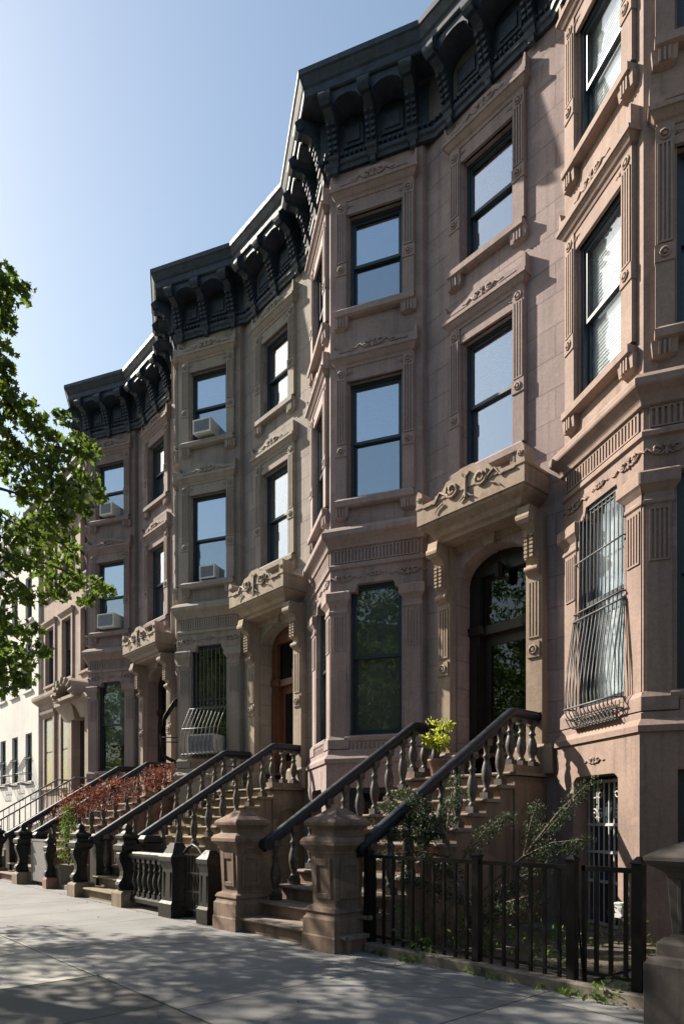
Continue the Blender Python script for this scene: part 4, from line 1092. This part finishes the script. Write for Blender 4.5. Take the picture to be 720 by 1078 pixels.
# red-leaved bush in the third front yard
M['redleaf'] = leafmat('red_leaves', (.06,.016,.018), (.15,.035,.035), .30, (.12,.075,.035))
Rb = thing('red_bush', 'spreading bush with dark red leaves between the stoops of the far houses', 'bush', (-15.0,-2.2,0)); rg = random.Random(8); pts = []
for i in range(130):
    y = rg.uniform(-1.35,1.3); w_ = .55*math.sqrt(max(.05, 1-(y/1.5)**2))
    pts.append((Vector((rg.uniform(-w_, w_), y, 1.62+(y+1.3)*.34+rg.uniform(-.28,.30))), .16, 15))
b_ = MB(); b_.tube([(0,0,0),(.02,0,.8)], .04, 6, 0, .03); branchwork(b_, [((.02,0,.8), .03)], [p for p, _, _ in pts[::3]], .03, rg, .006); b_.build('branches', M['bark'], Rb)
leaves('foliage', pts, .075, M['redleaf'], Rb, 8, star=False, up=.4)
# straggling evergreen in the near yard
M['yew'] = leafmat('yew_green', (.016,.027,.017), (.04,.058,.032), .2)
Yw = thing('straggly_evergreen', 'straggling feathery evergreen leaning over the near handrail behind the picket fence', 'shrub', (-4.6,-2.6,0)); rg = random.Random(9); pts = []
b_ = MB(); main = [((0,0,0),.035),((-.15,-.1,.7),.03),((-.35,-.1,1.25),.025),((.25,.5,1.0),.02)]
b_.tube([(0,0,0),(-.15,-.1,.7),(-.35,-.1,1.25)], .035, 6, 0, .015); b_.tube([(-.1,-.06,.5),(.25,.5,1.0),(.6,1.1,1.7)], .02, 5, 0, .01)
limbs = [((-.35,-.1,1.25),(-1.0,-.35,1.55)),((-.35,-.1,1.25),(-.9,-.6,1.25)),((-.35,-.1,1.25),(-.55,.3,1.9)),((-.3,-.1,1.1),(-1.15,-.1,1.75)),((-.2,-.1,.9),(.2,.3,1.5)),((.25,.5,1.0),(.85,.9,1.85)),
         ((.25,.5,1.0),(.1,1.0,1.6)),((0,0,.4),(.6,.2,.9)),((0,0,.3),(.9,-.2,.7)),((-.1,-.05,.5),(-.6,-.5,.8)),((0,0,.2),(.35,-.5,.6)),((.25,.5,1.0),(.9,.6,1.2)),((-.35,-.1,1.25),(-.75,.1,1.45)),((-.35,-.1,1.25),(-1.25,-.3,1.35)),((-.35,-.1,1.25),(-1.0,.1,1.15)),((-.35,-.1,1.25),(-.7,-.3,1.75)),((-.3,-.1,1.0),(-.95,-.45,1.0)),((-.35,-.1,1.25),(-1.3,-.1,1.6)),((-.15,-.1,.7),(-.7,.2,.95))]
for a, c in limbs:
    a, c = Vector(a), Vector(c); b_.tube([a, a.lerp(c,.5)+Vector((0,0,.06)), c], .012, 4, 0, .004)
    for i in range(9):
        p = a.lerp(c, .25+.75*i/8); pts.append((p+Vector((rg.uniform(-.05,.05), rg.uniform(-.05,.05), rg.uniform(-.06,.03))), .12, 70))
b_.build('branches', M['bark'], Yw); leaves('foliage', pts, .036, M['yew'], Yw, 9, star=False, up=.2)
# weeds and low plants in the near yard and along the curb
M['weed'] = leafmat('weed_green', (.04,.08,.02), (.10,.16,.04), .3)
wd = thing('yard_weeds', 'low straggling weeds behind the picket fence and along the curb', 'weeds', (0,0,0)); wd['kind'] = 'stuff'
rg = random.Random(13); pts = []
for i in range(60):
    x = rg.uniform(-5.25,-2.9); y = rg.uniform(-3.35,-1.2); pts.append((Vector((x, y, rg.uniform(.06,.42)*rg.random()+.05)), .15, 16))
for i in range(16):
    pts.append((Vector((rg.uniform(-5.2,-2.5), -3.66+rg.uniform(-.02,.02), .03)), .06, 10))
for (x, y, z) in [(-4.9,-3.42,.30),(-5.05,-3.40,.45),(-4.7,-3.45,.22),(-4.5,-3.55,.12),(-2.62,-3.62,.08),(-2.55,-3.6,.14)]: pts.append((Vector((x, y, z)), .16, 40))
leaves('leaves', pts, .055, M['weed'], wd, 14, star=False)
fl_ = thing('fallen_leaves', 'scattered small fallen leaves on the sidewalk', 'leaves', (0,0,0)); fl_['kind'] = 'stuff'
rg = random.Random(17); pts = [(Vector((rg.uniform(-16,-2), rg.choice([-3.75-abs(rg.gauss(0,.25)), rg.uniform(-8.4,-3.8)]), .012)), .01, 1) for i in range(90)]
leaves('leaves', pts, .045, flat('dry_leaf', (.16,.11,.045), .8), fl_, 18, star=False, up=3)
# potted plant on the landing
M['lime'] = leafmat('lime_leaves', (.16,.20,.03), (.33,.36,.06), .4)
Pp = thing('potted_plant', 'yellow-green potted plant at the top of the brown stone stoop', 'plant', (-6.86,-.62,NST*RISE))
p = MB(); p.lathe(0, 0, [(.10,0),(.14,.24),(.155,.25),(.155,.28),(.13,.28)], 14); p.build('pot', M['stoop3'], Pp)
rg = random.Random(4); pts = [(Vector((rg.uniform(-.16,.16), rg.uniform(-.16,.16), .42+rg.uniform(0,.46))), .10, 22) for i in range(22)]
leaves('foliage', pts, .07, M['lime'], Pp, 4, star=False)
s_ = MB()
for i in range(6): s_.tube([(0,0,.26),(rg.uniform(-.12,.12), rg.uniform(-.12,.12), .75)], .008, 4)
s_.build('stems', M['bark'], Pp)
# white utility box by the basement gate
p = MB(); p.box(-.06,.06,-.04,.04,.0,.15); p.box(-.065,.065,-.045,.045,.15,.17); p.box(.02,.05,-.046,-.04,.03,.12)
tag(p.build('plastic_box', M['white'], None, (-3.72,-1.12,.30)), 'small white plastic box on the wall near the gate', 'box')

# ---------------------------------------------------------------- light, sky, camera
sv = Vector((-2.5,-1.0,2.12)).normalized(); el = math.asin(sv.z); az = math.atan2(sv.x, sv.y)
w = bpy.data.worlds.new('World'); S.world = w; w.use_nodes = True; n = w.node_tree
sky = n.nodes.new('ShaderNodeTexSky'); sky.sky_type = 'NISHITA'; sky.sun_disc = False; sky.sun_elevation = el; sky.sun_rotation = az % (2*PI)
sky.air_density = 1.7; sky.dust_density = 1.7; sky.ozone_density = 1.6; sky.altitude = 0
bg = n.nodes['Background']; n.links.new(sky.outputs[0], bg.inputs['Color']); bg.inputs['Strength'].default_value = .066
ld = bpy.data.lights.new('sun', 'SUN'); ld.energy = 5.0; ld.angle = R(.55); ld.color = (1, .90, .755)
lo = bpy.data.objects.new('sun', ld); COL.objects.link(lo); lo.rotation_euler = sv.to_track_quat('Z', 'Y').to_euler(); lo.location = (-20,-12,25)

cd = bpy.data.cameras.new('camera'); co = bpy.data.objects.new('camera', cd); COL.objects.link(co)
phi = math.atan(635/721)
co.location = (0, -8.6, 1.38); co.rotation_euler = (PI/2, 0, math.atan2(math.cos(phi), math.sin(phi)))  # look along (-cos, sin)
cd.sensor_fit = 'HORIZONTAL'; cd.sensor_width = 36; cd.lens = 36*721/720; cd.shift_y = (866-539)/720; cd.clip_start = .05; cd.clip_end = 3000
S.camera = co
S.view_settings.view_transform = 'Standard'; S.view_settings.look = 'None'; S.view_settings.exposure = 1.25; S.view_settings.gamma = 1
S.render.engine = 'CYCLES'
S.cycles.max_bounces = 6; S.cycles.transparent_max_bounces = 12
